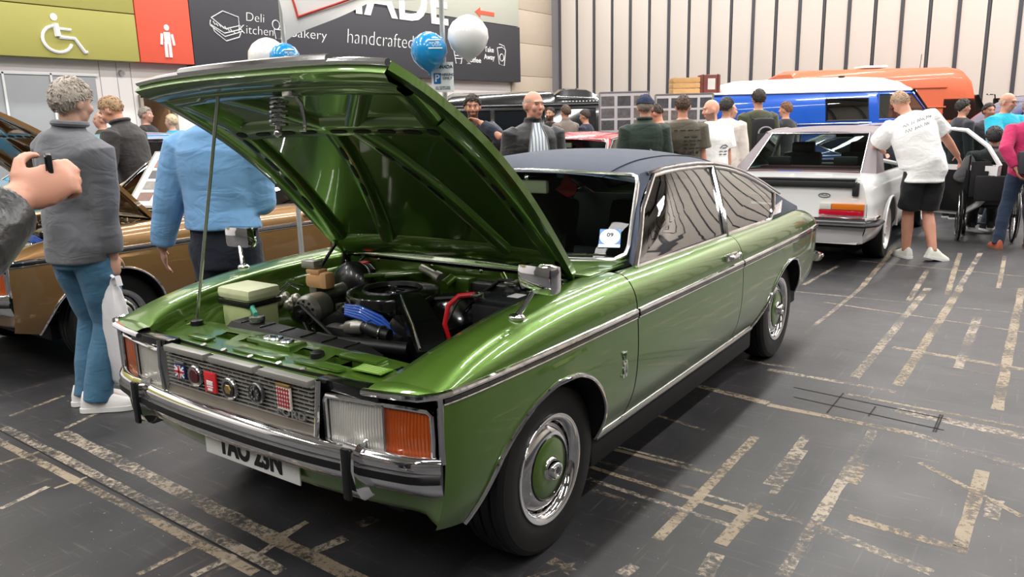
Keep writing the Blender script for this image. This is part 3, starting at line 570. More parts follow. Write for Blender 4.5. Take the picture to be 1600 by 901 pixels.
    for s in (1, -1):
        ce_ = [bp(s*.852, o, z) for (o, z) in ((-.02,.600),(.005,.617),(.030,.617),(.046,.606),(.050,.590),(.046,.572),(.056,.568),(.056,.543),(.046,.540),(.040,.525),(.026,.500),(-.01,.475))]; q = MB(); q.prism(ce_, (-s*.004, 0, 0)); B(q, 'bumper_end', black_gl, bmp)
        ox = s*.575; oy = fy(ox)-.055; q = MB()
        rings = []
        for (dy, z, wx) in ((.035,.632,.020),(-.005,.636,.026),(-.022,.615,.028),(-.026,.56,.028),(-.020,.50,.027),(.0,.462,.024),(.022,.445,.018)):
            rings.append([(ox-wx, oy+dy+.045, z), (ox-wx, oy+dy, z), (ox+wx, oy+dy, z), (ox+wx, oy+dy+.045, z)])
        q.loft(rings); orr = B(q, 'overrider', chrome, bmp, ang=40)
        q = MB(); q.box((ox-s*.004, oy-.026, .545), (.030, .014, .165), .006); B(q, 'overrider_pad', rubber, orr)
    # headlamps and indicators
    for s in (1, -1):
        def fr(x, z, o=0): return (s*x, fy(x)-.006-o, z)
        def patch(x0, x1, z0, z1, o, n=10, bul=.012):
            return [[fr(lerp(x0, x1, k/n), lerp(z0, z1, i/6), o+bul*math.sin(PI*k/n)*math.sin(PI*i/6)) for k in range(n+1)] for i in range(7)]
        q = MB(); q.grid(patch(.452, .662, .588, .748, .004)); hl = B(q, 'headlamp', lens_m, ang=60)
        q = MB(); q.grid(patch(.664, .808, .590, .746, .008, bul=.010)); q.grid([[fr(.808, lerp(.590, .746, i/4), .008-d) for d in (0, .02)] for i in range(5)]); ind = B(q, 'indicator', amber, ang=60)
        rg = [(.445, .60), (.445, .74), (.455, .755), (.55, .757), (.66, .757), (.74, .757), (.806, .754), (.820, .742), (.822, .67), (.820, .600), (.806, .582), (.74, .580), (.66, .579), (.55, .578), (.455, .580)]
        q = MB(); q.tube([fr(x, z, .012) for x, z in rg], .0085, 8, closed=True); B(q, 'lamp_bezel', chrome, hl)
        q = MB(); q.tube([fr(.663, z, .014) for z in (.585, .67, .752)], .005, 6); B(q, 'lamp_divider', chrome_soft, hl)
        q = MB(); q.tube([(s*.848, -.632, z) for z in (.60, .70, .80)], .010, 8); B(q, 'corner_strip', chrome, hl)
        q = MB(); q.tube([(s*.863, -.60, .808), (s*.850, -.642, .808), (s*.80, -.668, .800), (s*.70, -.682, .795), (s*.60, -.688, .790)], .014, 8, flat=.8); B(q, 'brow_strip', chrome, hl)
        q = MB(); q.box((s*.53, -.665, .781), (.26, .05, .035), .006); B(q, 'lamp_panel', black_gl, hl)
        fc = [p for p in side_col(-.632, 'fender')[14:-2]]; bw = cur([(.58, -.690), (.60, -.689), (.70, -.683), (.80, -.670), (.835, -.655), (.852, -.640), (.88, -.632)])
        q = MB(); q.grid([[(s*x, lerp(y, bw(x)+.004, t), lerp(z, .803+.0*x, t)+.004*math.sin(PI*t)) for x, y, z in fc] for t in (0, .25, .5, .75, 1)]); B(q, 'nose_lip', P, ang=60)
    # grille
    gw = .395; gz0, gz1 = .645, .768; g = MB(); yg = -.704
    gm = mat('grille_silver', '9a9892', .4, .5); gframe = thing_child('grille', root, mat('grille_back', '08080a', .8), MB().box((0, yg+.040, (gz0+gz1)/2), (2*gw, .01, gz1-gz0)))
    nr = 9
    for k in range(nr+1 if detail else 0):
        z = lerp(gz0, gz1, k/nr); q = MB(); q.box((0, yg+.010, z), (2*gw, .026, .0046)); B(q, 'grille_bar', gm, gframe, smooth=False)
    vm = MB().box((0, 0, 0), (.0046, .022, (gz1-gz0)/nr)).mesh('grille_divider', smooth=False); vm.materials.append(gm)
    for r_ in range(nr if detail else 0):
        for k in range(16 if engine else 0):
            x = -gw+(k+.5+(.5 if r_ % 2 else 0))*2*gw/16.5; o_ = bpy.data.objects.new('grille_divider', vm); COL.objects.link(o_); o_.parent = gframe; o_.location = (x, yg+.014, lerp(gz0, gz1, (r_+.5)/nr))
    q = MB(); q.tube([(-gw-.036, yg-.004, .80), (-gw-.030, yg-.012, .70), (-gw-.014, yg-.010, .600), (-gw+.02, yg-.012, .585), (gw-.02, yg-.012, .585), (gw+.014, yg-.010, .600), (gw+.030, yg-.012, .70), (gw+.036, yg-.004, .80)], .0095, 8); B(q, 'grille_surround', chrome, gframe)
    q = MB(); q.grid([[(x*k_, yg+dy, z) for x in (-1, -.5, 0, .5, 1)] for (k_, dy, z) in ((gw, .004, .646), (gw+.006, -.002, .630), (gw+.010, -.012, .596))]); B(q, 'grille_sill', mat('grille_sill_reflection', '6f675d', .42, .35), gframe)  # floor reflection on the sill is put into its brown-grey colour
    for s in (1, -1):
        q = MB(); q.grid([[(s*(gw+.002), yg+.015, z), (s*(gw+.030*(z-.58)/.2), yg-.012, z)] for z in (.60, .68, .78)]); B(q, 'grille_cheek', chrome_soft, gframe)
    for k in range(3):
        x = lerp(-.27, .27, k/2); q = MB(); q.box((x, yg+.004, .780), (.24, .036, .022), .003); B(q, 'grille_cap', gm, gframe)
    # ---- fender mirrors
    for s, my in ((1, -.17), (-1, -.06)):
        bx_, bz_ = s*.795, ZS(my)+.004; q = MB()
        q.ell((bx_, my, bz_), (.030, .026, .014)); q.tube([(bx_, my, bz_), (bx_+s*.030, my+.015, bz_+.05), (bx_+s*.055, my+.03, bz_+.098)], [.011, .008, .008], 8); mr = B(q, 'wing_mirror', chrome)
        hc = Vector((bx_+s*.062, my+.045, bz_+.128)); rt = Matrix.Rotation(-s*.12, 3, 'Z')
        q = MB(); q.box(hc, (.150, .060, .098), .022, rt); B(q, 'mirror_head', chrome, mr)
        q = MB(); q.box(hc+rt@Vector((0, .0305, 0)), (.128, .004, .078), .002, rt); B(q, 'mirror_glass', mat('mirror_glass', 'd0d4d8', .03, 1.0), mr)
    make_hood(root, C, hood_open, detail)
    if engine: make_engine_bay(root, C)
    return root
def thing_child(name, root, m, mb):
    return mb.build(name, m, root)
def make_hood(root, C, opened, detail):
    P = C['paint']; U = C.get('under', P)
    hw = cur([(0,.650),(.1,.662),(.5,.668),(.95,.664),(1.1,.660),(1.19,.645),(1.235,.630)])
    if opened: o = HH; d = Vector((0, -math.cos(HANG), math.sin(HANG))); n = Vector((0, math.sin(HANG), math.cos(HANG)))
    else: o = Vector((0, .44, .945)); d = Vector((0, -1, -.105)).normalized(); n = Vector((0, -d.z*-1, 0)); n = Vector((0, d.z, -d.y))
    def h(x, u, k=0.0):
        b = .072*math.sin(PI*(u/HL)**1.15)-.022*(x/.66)**4+.012*(1-(x/.66)**2)
        return o+d*u+n*(b+k)+Vector((x+(.028 if opened else 0), 0, 0))
    us = [HL*i/20 for i in range(21)]; ts = [i/10 for i in range(-10, 11)]
    q = MB(); q.grid([[h(t*hw(u), u) for t in ts] for u in us]); hood = q.build('hood', P, root, ang=60)
    q = MB(); q.grid([[h(t*hw(u)*.985, u*.992+.004, -.014) for t in ts] for u in us]); q.build('inner_skin', U, hood, ang=60)
    # folded edges
    for s in (1, -1):
        q = MB(); q.grid([[h(s*hw(u), u), h(s*(hw(u)+.002), u, -.030), h(s*(hw(u)-.022), u, -.036), h(s*(hw(u)-.055), u, -.030), h(s*(hw(u)-.075), u, -.013)] for u in us]); q.build('edge_flange', U, hood, ang=50)
    q = MB(); q.grid([[h(t*hw(HL), HL), h(t*hw(HL), HL+.004, -.045), h(t*hw(HL)*.985, HL-.03, -.055), h(t*hw(HL)*.98, HL-.085, -.044), h(t*hw(HL)*.97, HL-.11, -.013)] for t in ts]); q.build('nose_flange', U, hood, ang=50)
    q = MB(); q.grid([[h(t*.640, .0), h(t*.640, .0, -.03), h(t*.63, .045, -.045), h(t*.61, .10, -.040), h(t*.60, .125, -.013)] for t in ts]); q.build('rear_flange', U, hood, ang=50)
    # chrome nose strip in three pieces: flat ends, raised centre
    for a, b, r, k in ((-1, -.60, .011, -.005), (-.60, .60, .018, .002), (.60, 1, .011, -.005)):
        q = MB(); pts = [h(lerp(a, b, i/10)*hw(HL), HL+.010, k-.006) for i in range(11)]
        q.tube(pts, r, 8, flat=1.0); q.build('nose_strip', chrome, hood)
    if not (opened and detail): return hood
    def rib(pts, w_, hgt=.026):
        q = MB(); P_ = [Vector((a, b)) for a, b in pts]; rows = []
        for i, p in enumerate(P_):
            t = (P_[min(i+1, len(P_)-1)]-P_[max(i-1, 0)]).normalized(); nn = Vector((-t.y, t.x))
            rows.append([h((p+nn*f*w_/2).x, (p+nn*f*w_/2).y, -.014-hgt*g) for f, g in ((1, 0), (.72, .85), (.55, 1), (-.55, 1), (-.72, .85), (-1, 0))])
        q.grid(rows); return q.build('stiffener', U, hood, ang=40)
    def slot(x, u, lx, lu, ang=0.0, k=-.0415):
        q = MB(); pts = []
        for i in range(12):
            a = 2*PI*i/12; px, pu = lx/2*math.copysign(abs(math.cos(a))**.6, math.cos(a)), lu/2*math.copysign(abs(math.sin(a))**.8, math.sin(a))
            pts.append(h(x+px*math.cos(ang)-pu*math.sin(ang), u+px*math.sin(ang)+pu*math.cos(ang), k))
        q.prism(pts, tuple(n*-.0015)); q.build('stiffener_slot', black_mt, hood, smooth=False)
    sub = lambda a, b, m_=8: [(lerp(a[0], b[0], i/m_), lerp(a[1], b[1], i/m_)) for i in range(m_+1)]
    rib(sub((-.50, .855), (.50, .855), 12), .105); rib(sub((-.52, .90), (-.60, .12)), .10); rib(sub((.52, .90), (.60, .12)), .10)
    rib(sub((-.56, 1.10), (-.50, .86)), .10); rib(sub((.56, 1.10), (.50, .86)), .10)
    rib(sub((-.02, .84), (-.30, .10)), .085); rib(sub((.10, .84), (.36, .10)), .085)
    rib(sub((-.36, 1.12), (-.04, .87)), .075); rib(sub((.40, 1.12), (.12, .87)), .075)
    rib(sub((-.58, 1.115), (.58, 1.115), 12), .07, .03)
    for x in (-.38, -.24, -.12, .04, .16, .28, .40): slot(x, .855, .085, .022)
    for s, a0, a1 in ((-1, (-.02, .84), (-.30, .10)), (1, (.10, .84), (.36, .10))):
        an = math.atan2(a1[1]-a0[1], a1[0]-a0[0])
        for t in (.18, .34, .5): slot(lerp(a0[0], a1[0], t), lerp(a0[1], a1[1], t), .09, .018, an)
    for s in (1, -1):
        an = math.atan2(-.78, s*.08)
        for t in (.15, .32, .49, .66): slot(lerp(s*.52, s*.60, t), lerp(.90, .12, t), .095, .02, an)
        slot(s*.50, .862, .05, .035)
    # latch: spring and safety hook
    q = MB(); c = h(0, 1.10, -.045); ax = (d*-.5-n*.85).normalized(); e1 = Vector((1, 0, 0)); e2 = ax.cross(e1)
    q.tube([c+ax*(.095*t/60)+(e1*math.cos(t*.66)+e2*math.sin(t*.66))*.027 for t in range(61)], .0055, 6); q.build('latch_spring', chrome_soft, hood)
    q = MB(); q.cyl(c, c+ax*.12, .011, n=10); q.ell(c+ax*.12, (.016, .016, .016)); q.build('latch_pin', chrome_soft, hood)
    q = MB(); q.tube([h(.085, 1.12, -.04), h(.088, 1.07, -.06), h(.080, 1.02, -.11), h(.070, 1.00, -.125), h(.055, 1.01, -.13)], .007, 6); q.box(h(.085, 1.115, -.045), (.05, .05, .02), .005); q.build('safety_hook', chrome_soft, hood)
    for s in (1, -1):
        q = MB(); q.tube([h(s*.60, .10, -.03), Vector((s*.655, .44, .90)), Vector((s*.655, .40, .82))], .014, 8, flat=.4); q.build('hood_hinge', black_gl, root)
    for a_, b_ in (((-.62, .40, .985), (-.615, .37, .85)), ((-.62, .35, 1.0), (-.64, .20, .84))):
        q = MB(); q.tube([a_, b_], .0085, 8); q.build('hood_stay', black_gl, root)
    # prop rod from the slam panel to the hood nose
    q = MB(); q.tube([(-.605, -.437, .80), h(-.30, 1.135, -.03)], .0065, 8); q.build('prop_rod', mat('rod_steel', 'b9bab8', .3, .9), root)
    return hood
# ------------------------------------------------------------------ engine bay of the green coupe
def make_engine_bay(root, C):
    P = C['paint']
    def B(mb, name, m, par=None, **k): return mb.build(name, m, par if par is not None else root, **k)
    alloy = mat('cast_alloy', 'a7a59d', .4, .8, bump=.1); dark = mat('engine_black', '0d0d0f', .45); dark2 = mat('engine_satin', '141416', .3, coat=.3)
    # inner wings with stepped flanges, bulkhead, floor
    for s in (1, -1):
        q = MB(); rows = []
        for i in range(19):
            y = lerp(-.56, .45, i/18); tower = .10*math.exp(-((y-.06)/.15)**2)
            rows.append([(s*XB(y)*.985, y, ZS(y)-.07), (s*(XB(y)-.045), y, ZS(y)-.085), (s*(XB(y)-.06), y, ZS(y)-.13), (s*(XB(y)-.075-tower), y, .70), (s*(XB(y)-.10-tower*1.2), y, .55), (s*(XB(y)-.14-tower), y, .40)])
        q.grid(rows); B(q, 'inner_wing', P, ang=50)
        q = MB(); q.lathe([(.0, .001), (.0, .055), (-.02, .075), (-.06, .085)], (s*.50, .06, .80), 'z', 24); q.lathe([(.0, .03), (.012, .026), (.014, .001)], (s*.50, .06, .80), 'z', 16); B(q, 'strut_tower', dark if s > 0 else P)
        for k in range(5): 
            y = -.42+k*.17; q = MB(); q.cyl((s*(XB(y)-.025), y, ZS(y)-.078), (s*(XB(y)-.025), y, ZS(y)-.07), .008, n=8); B(q, 'wing_bolt', chrome_soft)
    q = MB(); q.grid([[(x, .455, z), (x, .47, z)] for x, z in ((-.6, .94), (-.6, .42))]); q.box((0, .455, .66), (1.26, .02, .52)); B(q, 'bulkhead', P)
    q = MB(); q.box((0, -.05, .36), (1.2, 1.0, .04)); B(q, 'bay_floor', under_m, smooth=False)
    # slam panel with real openings
    def slam_z(x): return .786-.012*(abs(x)/.6)**2
    xs = [-.655, -.60, -.53, -.47, -.40, -.34, -.26, -.20, -.10, 0, .10, .20, .26, .34, .40, .47, .53, .60, .655]; ysn = [-.665, -.615, -.575, -.535, -.485, -.445, -.41]
    holes = {(5, 3), (1, 4), (12, 3), (13, 3), (10, 3), (7, 3), (16, 4)}
    q = MB(); 
    for i in range(len(xs)-1):
        for j in range(len(ysn)-1):
            if (i, j) in holes: continue
            cc = [(xs[i], ysn[j]), (xs[i+1], ysn[j]), (xs[i+1], ysn[j+1]), (xs[i], ysn[j+1])]
            q.add([(x, y, slam_z(x)+(.010 if y > -.50 else 0)-(.008 if y < -.62 else 0)) for x, y in cc], [(0, 1, 2, 3)])
    sl = B(q, 'slam_panel', P, ang=25, dedupe=True)
    for (i, j) in holes:
        q = MB(); x0, x1, y0, y1 = xs[i], xs[i+1], ysn[j], ysn[j+1]; z = slam_z((x0+x1)/2)
        q.grid([[(x, y, z+.004), (x, y, z-.03)] for x, y in ((x0, y0), (x1, y0), (x1, y1), (x0, y1), (x0, y0))]); B(q, 'opening_return', P, sl, smooth=False)
    q = MB(); q.box((0, -.55, .70), (1.30, .02, .14)); B(q, 'slam_void', black_mt, sl, smooth=False)
    for (x0, x1, y0, y1, hh) in ((-.16, .08, -.53, -.45, .020), (-.42, -.30, -.60, -.56, .010), (.18, .40, -.60, -.565, .010), (-.12, .12, -.62, -.58, .008), (.28, .46, -.49, -.43, .016)):
        q = MB(); q.box(((x0+x1)/2, (y0+y1)/2, slam_z(0)+hh/2), (x1-x0, y1-y0, hh), .007); B(q, 'pressing', P, sl)
    for x, y in ((-.045, -.485), (-.075, -.49), (.02, -.49)):
        q = MB(); q.lathe([(0, .026), (.006, .022), (.006, .012), (-.004, .011)], (x, y, .808), 'z', 16); B(q, 'latch_ring', chrome_soft, sl)
    for x, y in ((-.565, -.465), (.205, -.515)):
        q = MB(); q.lathe([(0, .026), (.018, .024), (.022, .018), (.022, .001)], (x, y, .785), 'z', 16); B(q, 'rubber_buffer', rubber, sl)
    for k in range(4):
        q = MB(); q.box((-.665+.0*k, -.475+k*.018, .792), (.075, .007, .006), .002, Matrix.Rotation(.1, 3, 'Z')); B(q, 'louvre', black_mt, sl)
    for x, y in ((-.27, -.63), (.27, -.63), (0, -.63), (-.15, -.63), (.15, -.63)):
        q = MB(); q.cyl((x, y, .775), (x, y-.004, .790), .011, n=10); B(q, 'grille_screw', chrome_soft, sl)
    q = MB(); q.box((.475, -.525, .790), (.125, .06, .004), .001, Matrix.Rotation(.05, 3, 'Z')); vp = B(q, 'chassis_plate', mat('plate_green', '6f9a3c', .4, .3), sl)
    for k in range(4): 
        q = MB(); q.box((.475, -.545+k*.013, .7925), (.10, .003, .001)); B(q, 'plate_print', mat('print_pale', 'a9c080', .5), sl, smooth=False)
    # radiator and shroud
    q = MB(); q.box((-.04, -.385, .56), (.66, .05, .34), .01); q.loft([[(-.43, -.445, .735), (.33, -.445, .735), (.33, -.325, .735), (-.43, -.325, .735)], [(-.43, -.445, .772), (.33, -.445, .760), (.33, -.325, .760), (-.43, -.325, .772)], [(-.40, -.420, .812), (.27, -.425, .795), (.27, -.345, .795), (-.40, -.340, .812)]]); rad = B(q, 'radiator', mat('radiator_black', '0b0b0c', .5), ang=25)
    for k in range(6): q = MB(); q.box((-.34+k*.115, -.383, .811-.0028*k), (.006, .075, .008), .002); B(q, 'tank_seam', black_gl, rad)
    q = MB(); q.lathe([(0, .03), (.012, .032), (.022, .03), (.024, .001)], (-.30, -.375, .812), 'z', 18); B(q, 'radiator_cap', chrome_soft, rad)
    q = MB(); q.tube([(-.31, -.37, .838), (-.37, -.34, .85), (-.42, -.30, .84)], .010, 8); B(q, 'overflow_hose', mat('hose_teal', '2f8f7c', .4))
    # screen washer bottle
    q = MB(); q.box((-.515, -.245, .800), (.20, .15, .16), .035); bt = B(q, 'washer_bottle', mat('bottle_translucent', 'c9d89a', .35, trans=.15))
    q = MB(); q.box((-.515, -.245, .888), (.215, .165, .05), .022); B(q, 'bottle_lid', mat('bottle_cream', 'd3d8ae', .4), bt)
    q = MB(); q.box((-.515, -.245, .848), (.212, .162, .022), .006); B(q, 'bottle_strap', rubber, bt)
    # engine block, heads
    q = MB(); q.box((0, .12, .58), (.42, .52, .36), .04); B(q, 'engine_block', dark)
    for s in (1, -1):
        q = MB(); q.box((s*.19, .14, .745), (.17, .46, .10), .03, Matrix.Rotation(s*.5, 3, 'Y')); rk = B(q, 'rocker_cover', dark2)
        q = MB(); q.lathe([(0, .03), (.02, .03), (.024, .001)], (s*.20, -.02, .80), 'z', 14); B(q, 'cover_bolt', chrome_soft, rk)
    # air cleaner
    ax, ay, az = -.035, .115, .855
    q = MB(); q.lathe([(-.055, .001), (-.055, .19), (-.05, .198), (.006, .198), (.016, .192), (.022, .17), (.022, .125), (.010, .118), (.006, .112), (.006, .04), (.012, .03), (.012, .001)], (ax, ay, az), 'z', 56); ac = B(q, 'air_cleaner', black_gl, ang=40)
    q = MB(); q.lathe([(.022, .128), (.029, .124), (.029, .118), (.012, .112)], (ax, ay, az), 'z', 48); B(q, 'cleaner_ring', mat('graphite_ring', '2a2c2f', .3, .6), ac)
    q = MB(); q.tube([(ax+.002, ay, az+.01), (ax+.002, ay, az+.036)], .012, 8); q.box((ax, ay, az+.03), (.05, .006, .012), .003); B(q, 'wing_nut', chrome_soft, ac)
    q = MB(); rings = []
    for (c, w_, h_) in (((.08, .06, .85), .078, .06), ((.18, .0, .84), .078, .055), ((.29, -.06, .775), .085, .05), ((.36, -.10, .70), .08, .045)):
        c = Vector(c); rings.append([c+Vector((.45*w_, .6*w_, h_/2)), c+Vector((-.45*w_, -.6*w_, h_/2)), c+Vector((-.45*w_, -.6*w_, -h_/2)), c+Vector((.45*w_, .6*w_, -h_/2))])
    q.loft(rings); dct = B(q, 'intake_duct', black_gl, ac, ang=30)
    q = MB(); q.tube([(.10, .02, .884), (.16, -.03, .874), (.265, -.095, .808), (.33, -.135, .735)], .004, 6); B(q, 'duct_rib', chrome_soft, ac)
    # alternator
    ac_ = Vector((-.345, -.06, .79)); ad_ = Vector((.25, -1, 0)).normalized(); e1 = Vector((0, 0, 1)); e2 = ad_.cross(e1)
    q = MB()
    for (h0, r0), (h1, r1) in zip([(-.07, .02), (-.07, .06), (-.02, .066), (.03, .066), (.055, .055), (.06, .02)][:-1], [(-.07, .06), (-.02, .066), (.03, .066), (.055, .055), (.06, .02)]):
        q.tube([ac_+ad_*h0, ac_+ad_*h1+ad_*.0001], [r0, r1], 24, cap=False)
    alt = B(q, 'alternator', alloy)
    q = MB(); q.tube([ac_+ad_*.065, ac_+ad_*.09], .036, 20); B(q, 'alternator_pulley', dark2, alt); q = MB(); q.tube([ac_+ad_*.09, ac_+ad_*.105], .014, 10); B(q, 'pulley_nut', chrome_soft, alt)
    q = MB()
    for k in range(10):
        a = 2*PI*k/10; q.box(ac_+ad_*.05+(e1*math.cos(a)+e2*math.sin(a))*.045, (.012, .02, .012), .003)
    B(q, 'alternator_fins', dark, alt)
    q = MB(); q.tube([ac_+ad_*.08+e1*.036, (-.05, -.17, .70), (.0, -.18, .55), (-.1, -.18, .52), ac_+ad_*.08-e1*.036-e2*.01], .008, 6, closed=True); B(q, 'fan_belt', rubber)
    # brake servo, reservoir, carb linkage
    q = MB(); q.ell((-.46, .30, .80), (.13, .08, .13)); B(q, 'brake_servo', dark2)
    q = MB(); q.cyl((-.46, .24, .81), (-.46, .06, .80), .032, n=16); q.box((-.46, .10, .845), (.05, .11, .05), .01); B(q, 'master_cylinder', alloy)
    q = MB(); q.box((-.42, .06, .885), (.115, .085, .06), .022); q.box((-.355, .04, .895), (.05, .06, .075), .02); q.box((-.44, .06, .925), (.085, .055, .022), .008); B(q, 'fluid_reservoir', mat('reservoir_tan', 'b98f63', .45))
    q = MB(); q.box((-.47, .06, .955), (.085, .05, .035), .006); B(q, 'reservoir_switch', alloy)
    q = MB()
    for k in range(7): q.ell((-.52+.035*(k % 3), -.10+.045*(k//3), .80+.02*(k % 2)), (.024, .02, .026))
    B(q, 'brake_valve', alloy)
    q = MB(); q.tube([(-.52, .02, .84), (-.56, .0, .86), (-.56, -.06, .83)], .005, 6); q.tube([(-.49, .02, .86), (-.53, -.03, .88), (-.53, -.10, .84)], .005, 6); B(q, 'brake_pipe', chrome_soft)
    # ignition leads
    for k in range(5):
        q = MB(); o_ = k*.014; q.tube([(-.15+o_, -.05, .78), (-.12+o_, -.075-o_, .835-o_*.3), (-.03+o_*1.3, -.085-o_, .842-o_*.5), (.09+o_, -.085-o_*.8, .815-o_*.9), (.16+o_*.6, -.06-o_*.4, .74)], .0068, 8); B(q, 'ignition_lead', mat('lead_blue', '2256b8', .35, coat=.3))
    # thermostat housing and hoses
    q = MB(); q.tube([(-.06, -.12, .76), (0, -.14, .775), (.05, -.12, .78)], [.028, .031, .027], 16); q.box((-.09, -.10, .735), (.06, .05, .06), .012); B(q, 'thermostat_housing', alloy)
    q = MB(); q.tube([(.04, -.13, .778), (.12, -.15, .775), (.18, -.14, .765)], .026, 14); th = B(q, 'top_hose', rubber)
    q = MB(); q.tube([(-.16, -.20, .72), (-.02, -.22, .725), (.16, -.18, .73), (.26, -.13, .72)], .027, 14); B(q, 'radiator_hose', rubber)
    q = MB(); q.tube([(.0, -.24, .66), (.10, -.25, .69), (.20, -.22, .66), (.30, -.20, .56)], .024, 14); B(q, 'bottom_hose', rubber)
    q = MB(); q.lathe([(0, .046), (.012, .05), (.02, .045), (.02, .002)], (-.02, -.20, .655), 'z', 20); q.box((.0, -.2, .645), (.14, .07, .03), .01); B(q, 'water_pump', alloy)
    for p_ in ((.07, -.13, .778), (.15, -.145, .77)):
        q = MB(); q.tube([Vector(p_)+Vector((0, .029*math.cos(a), .029*math.sin(a))) for a in [2*PI*k/16 for k in range(16)]], .004, 6, closed=True); B(q, 'hose_clip', chrome_soft, th)
    q = MB(); q.lathe([(0, .15), (.01, .14), (.014, .05), (.05, .045), (.055, .001)], (.34, .02, .66), 'z', 30); B(q, 'strut_mount', dark2)
    q = MB(); q.box((.30, -.06, .70), (.07, .012, .030), .006); q.cyl((.30, -.06, .67), (.30, -.06, .72), .012, n=10); B(q, 'wing_nut', chrome_soft)
    q = MB()
    for k in range(5): q.tube([(.10+.05*k, -.24, .60+.02*k), (.14+.04*k, -.18, .66), (.20+.035*k, -.12, .60)], .007, 6)
    B(q, 'wiring_loom', dark)
    # battery
    q = MB(); q.box((.50, .24, .775), (.20, .30, .19), .012); bat = B(q, 'battery', mat('battery_case', '17181b', .4))
    q = MB(); q.box((.50, .24, .880), (.19, .28, .025), .008); 
    for k in range(6): q.cyl((.50, .13+k*.044, .89), (.50, .13+k*.044, .902), .014, n=10)
    B(q, 'battery_top', mat('battery_top', '202226', .35), bat)
    for y, nm in ((.115, 'positive_post'), (.36, 'negative_post')):
        q = MB(); q.cyl((.435, y, .885), (.435, y, .915), .014, n=10); q.box((.42, y-.02, .905), (.05, .045, .016), .005); B(q, nm, chrome_soft, bat)
    q = MB(); q.box((.54, .20, .8935), (.05, .06, .002)); B(q, 'battery_label', mat('label_white', 'e6e6e6', .5), bat, smooth=False)
    q = MB(); q.tube([(.42, .09, .908), (.375, .05, .905), (.345, .02, .87), (.34, .0, .80), (.35, .02, .70)], .010, 8); B(q, 'battery_cable', mat('cable_red', 'c01824', .35, coat=.3))
    q = MB(); q.tube([(.42, .36, .91), (.33, .38, .90), (.26, .34, .84), (.24, .25, .78)], .009, 8); B(q, 'earth_cable', dark); q = MB(); q.tube([(.41, .08, .90), (.36, .06, .88), (.33, .03, .80)], .004, 6); B(q, 'sensor_wire', dark)
    # bulkhead items: wiper motor bracket, heater box, hoses
    q = MB(); q.box((-.30, .37, .875), (.12, .10, .015), .004, Matrix.Rotation(.5, 3, 'Z')); q.box((-.24, .33, .885), (.05, .26, .012), .004, Matrix.Rotation(-.7, 3, 'Z')); q.box((-.17, .36, .885), (.045, .22, .012), .004, Matrix.Rotation(-.6, 3, 'Z')); B(q, 'wiper_bracket', P)
    q = MB(); q.cyl((-.14, .42, .905), (-.02, .38, .885), .018, n=14); q.cyl((-.02, .38, .885), (.02, .367, .878), .026, n=14); B(q, 'wiper_motor', alloy)
    q = MB(); q.box((.13, .385, .86), (.10, .06, .07), .01); q.cyl((.09, .36, .89), (.09, .30, .87), .022, n=12); B(q, 'heater_valve', P)
    q = MB(); q.box((.30, .41, .80), (.36, .08, .16), .02); B(q, 'heater_box', dark)
    q = MB(); q.box((-.50, .41, .885), (.045, .05, .045), .008); B(q, 'relay', mat('relay_red', 'a81d22', .4)); 
    q = MB(); q.tube([(-.47, .40, .89), (-.42, .36, .90), (-.36, .33, .885)], .012, 8); q.tube([(-.53, .36, .87), (-.53, .42, .91), (-.52, .44, .93)], .007, 6); B(q, 'bulkhead_hose', rubber)
    for k in range(3):
        q = MB(); q.tube([(.15, .16+.03*k, .845), (.30, .24+.03*k, .855), (.42, .38, .84)], .012, 8); B(q, 'heater_hose', rubber)
    for x in (-.44, -.10, .18, .42, .60):
        q = MB(); q.ell((x, .452, .915), (.012, .012, .012)); B(q, 'bulkhead_bolt', chrome_soft)
    q = MB(); q.tube([(.33, .40, .925), (.38, .37, .890), (.43, .37, .886), (.48, .40, .92)], .011, 8); B(q, 'hood_catch', P)
# ------------------------------------------------------------------ the green coupe itself
paint_green = mat('paint_green', (.090,.182,.024), .28, .55, 1.0, var=.03, flake=.12)
vinyl_blue = mat('vinyl_roof', '1c2a40', .60, bump=.25, bscale=420, var=.08, vscale=3)
gc = thing('green_coupe', 'metallic green seventies coupe with raised bonnet and dark blue vinyl roof', 'car')
make_coupe(gc, {'paint': paint_green, 'under': paint_green}, vinyl=vinyl_blue)
# number plate
pl = MB(); pl.box((0, -.672, .447), (.520, .006, .111), .002); plate = pl.build('number_plate', mat('plate_white', 'e4e4e0', .35), gc)
PM = lambda x, z, y=-.6765: frame((x, y, z), (1, 0, 0), (0, 0, 1))
ink_b = mat('plate_ink', '0b0b0c', .5)
text('plate_lettering', 'TAO 23N', .105, PM(0, .445), ink_b, plate, sx=.80, bold=.0045, extrude=.0012)
# badges on the grille
yb = -.716
def badge(name, x, z, w, h, m, shape='rect'):
    q = MB()
    if shape == 'rect': q.box((x, yb, z), (w, .008, h), .002)
    else: q.lathe([(.006, .001), (.006, w*.42), (.008, w*.46), (.004, w*.5), (-.004, w*.5)], (x, yb, z), 'y', 28, -1)
    return q.build(name, m, gc)
b1 = badge('flag_badge', -.300, .706, .062, .050, mat('flag_blue', '1c2a66', .3))
for (dx, dz, w, h, m) in ((0, 0, .058, .014, 'w'), (0, 0, .016, .046, 'w'), (0, 0, .058, .008, 'r'), (0, 0, .009, .046, 'r')):
    MB().box((-.300+dx, yb-.005-(.001 if m == 'r' else 0), .706+dz), (w, .002, h)).build('flag_cross', mat('flag_white', 'e8e8e8', .4) if m == 'w' else mat('flag_red', 'b81e2c', .4), b1, smooth=False)
for an in (.62, -.62): MB().box((-.300, yb-.0045, .706), (.066, .0015, .007), 0, Matrix.Rotation(an, 3, 'Y')).build('flag_saltire', mat('flag_white', 'e8e8e8', .4), b1, smooth=False)
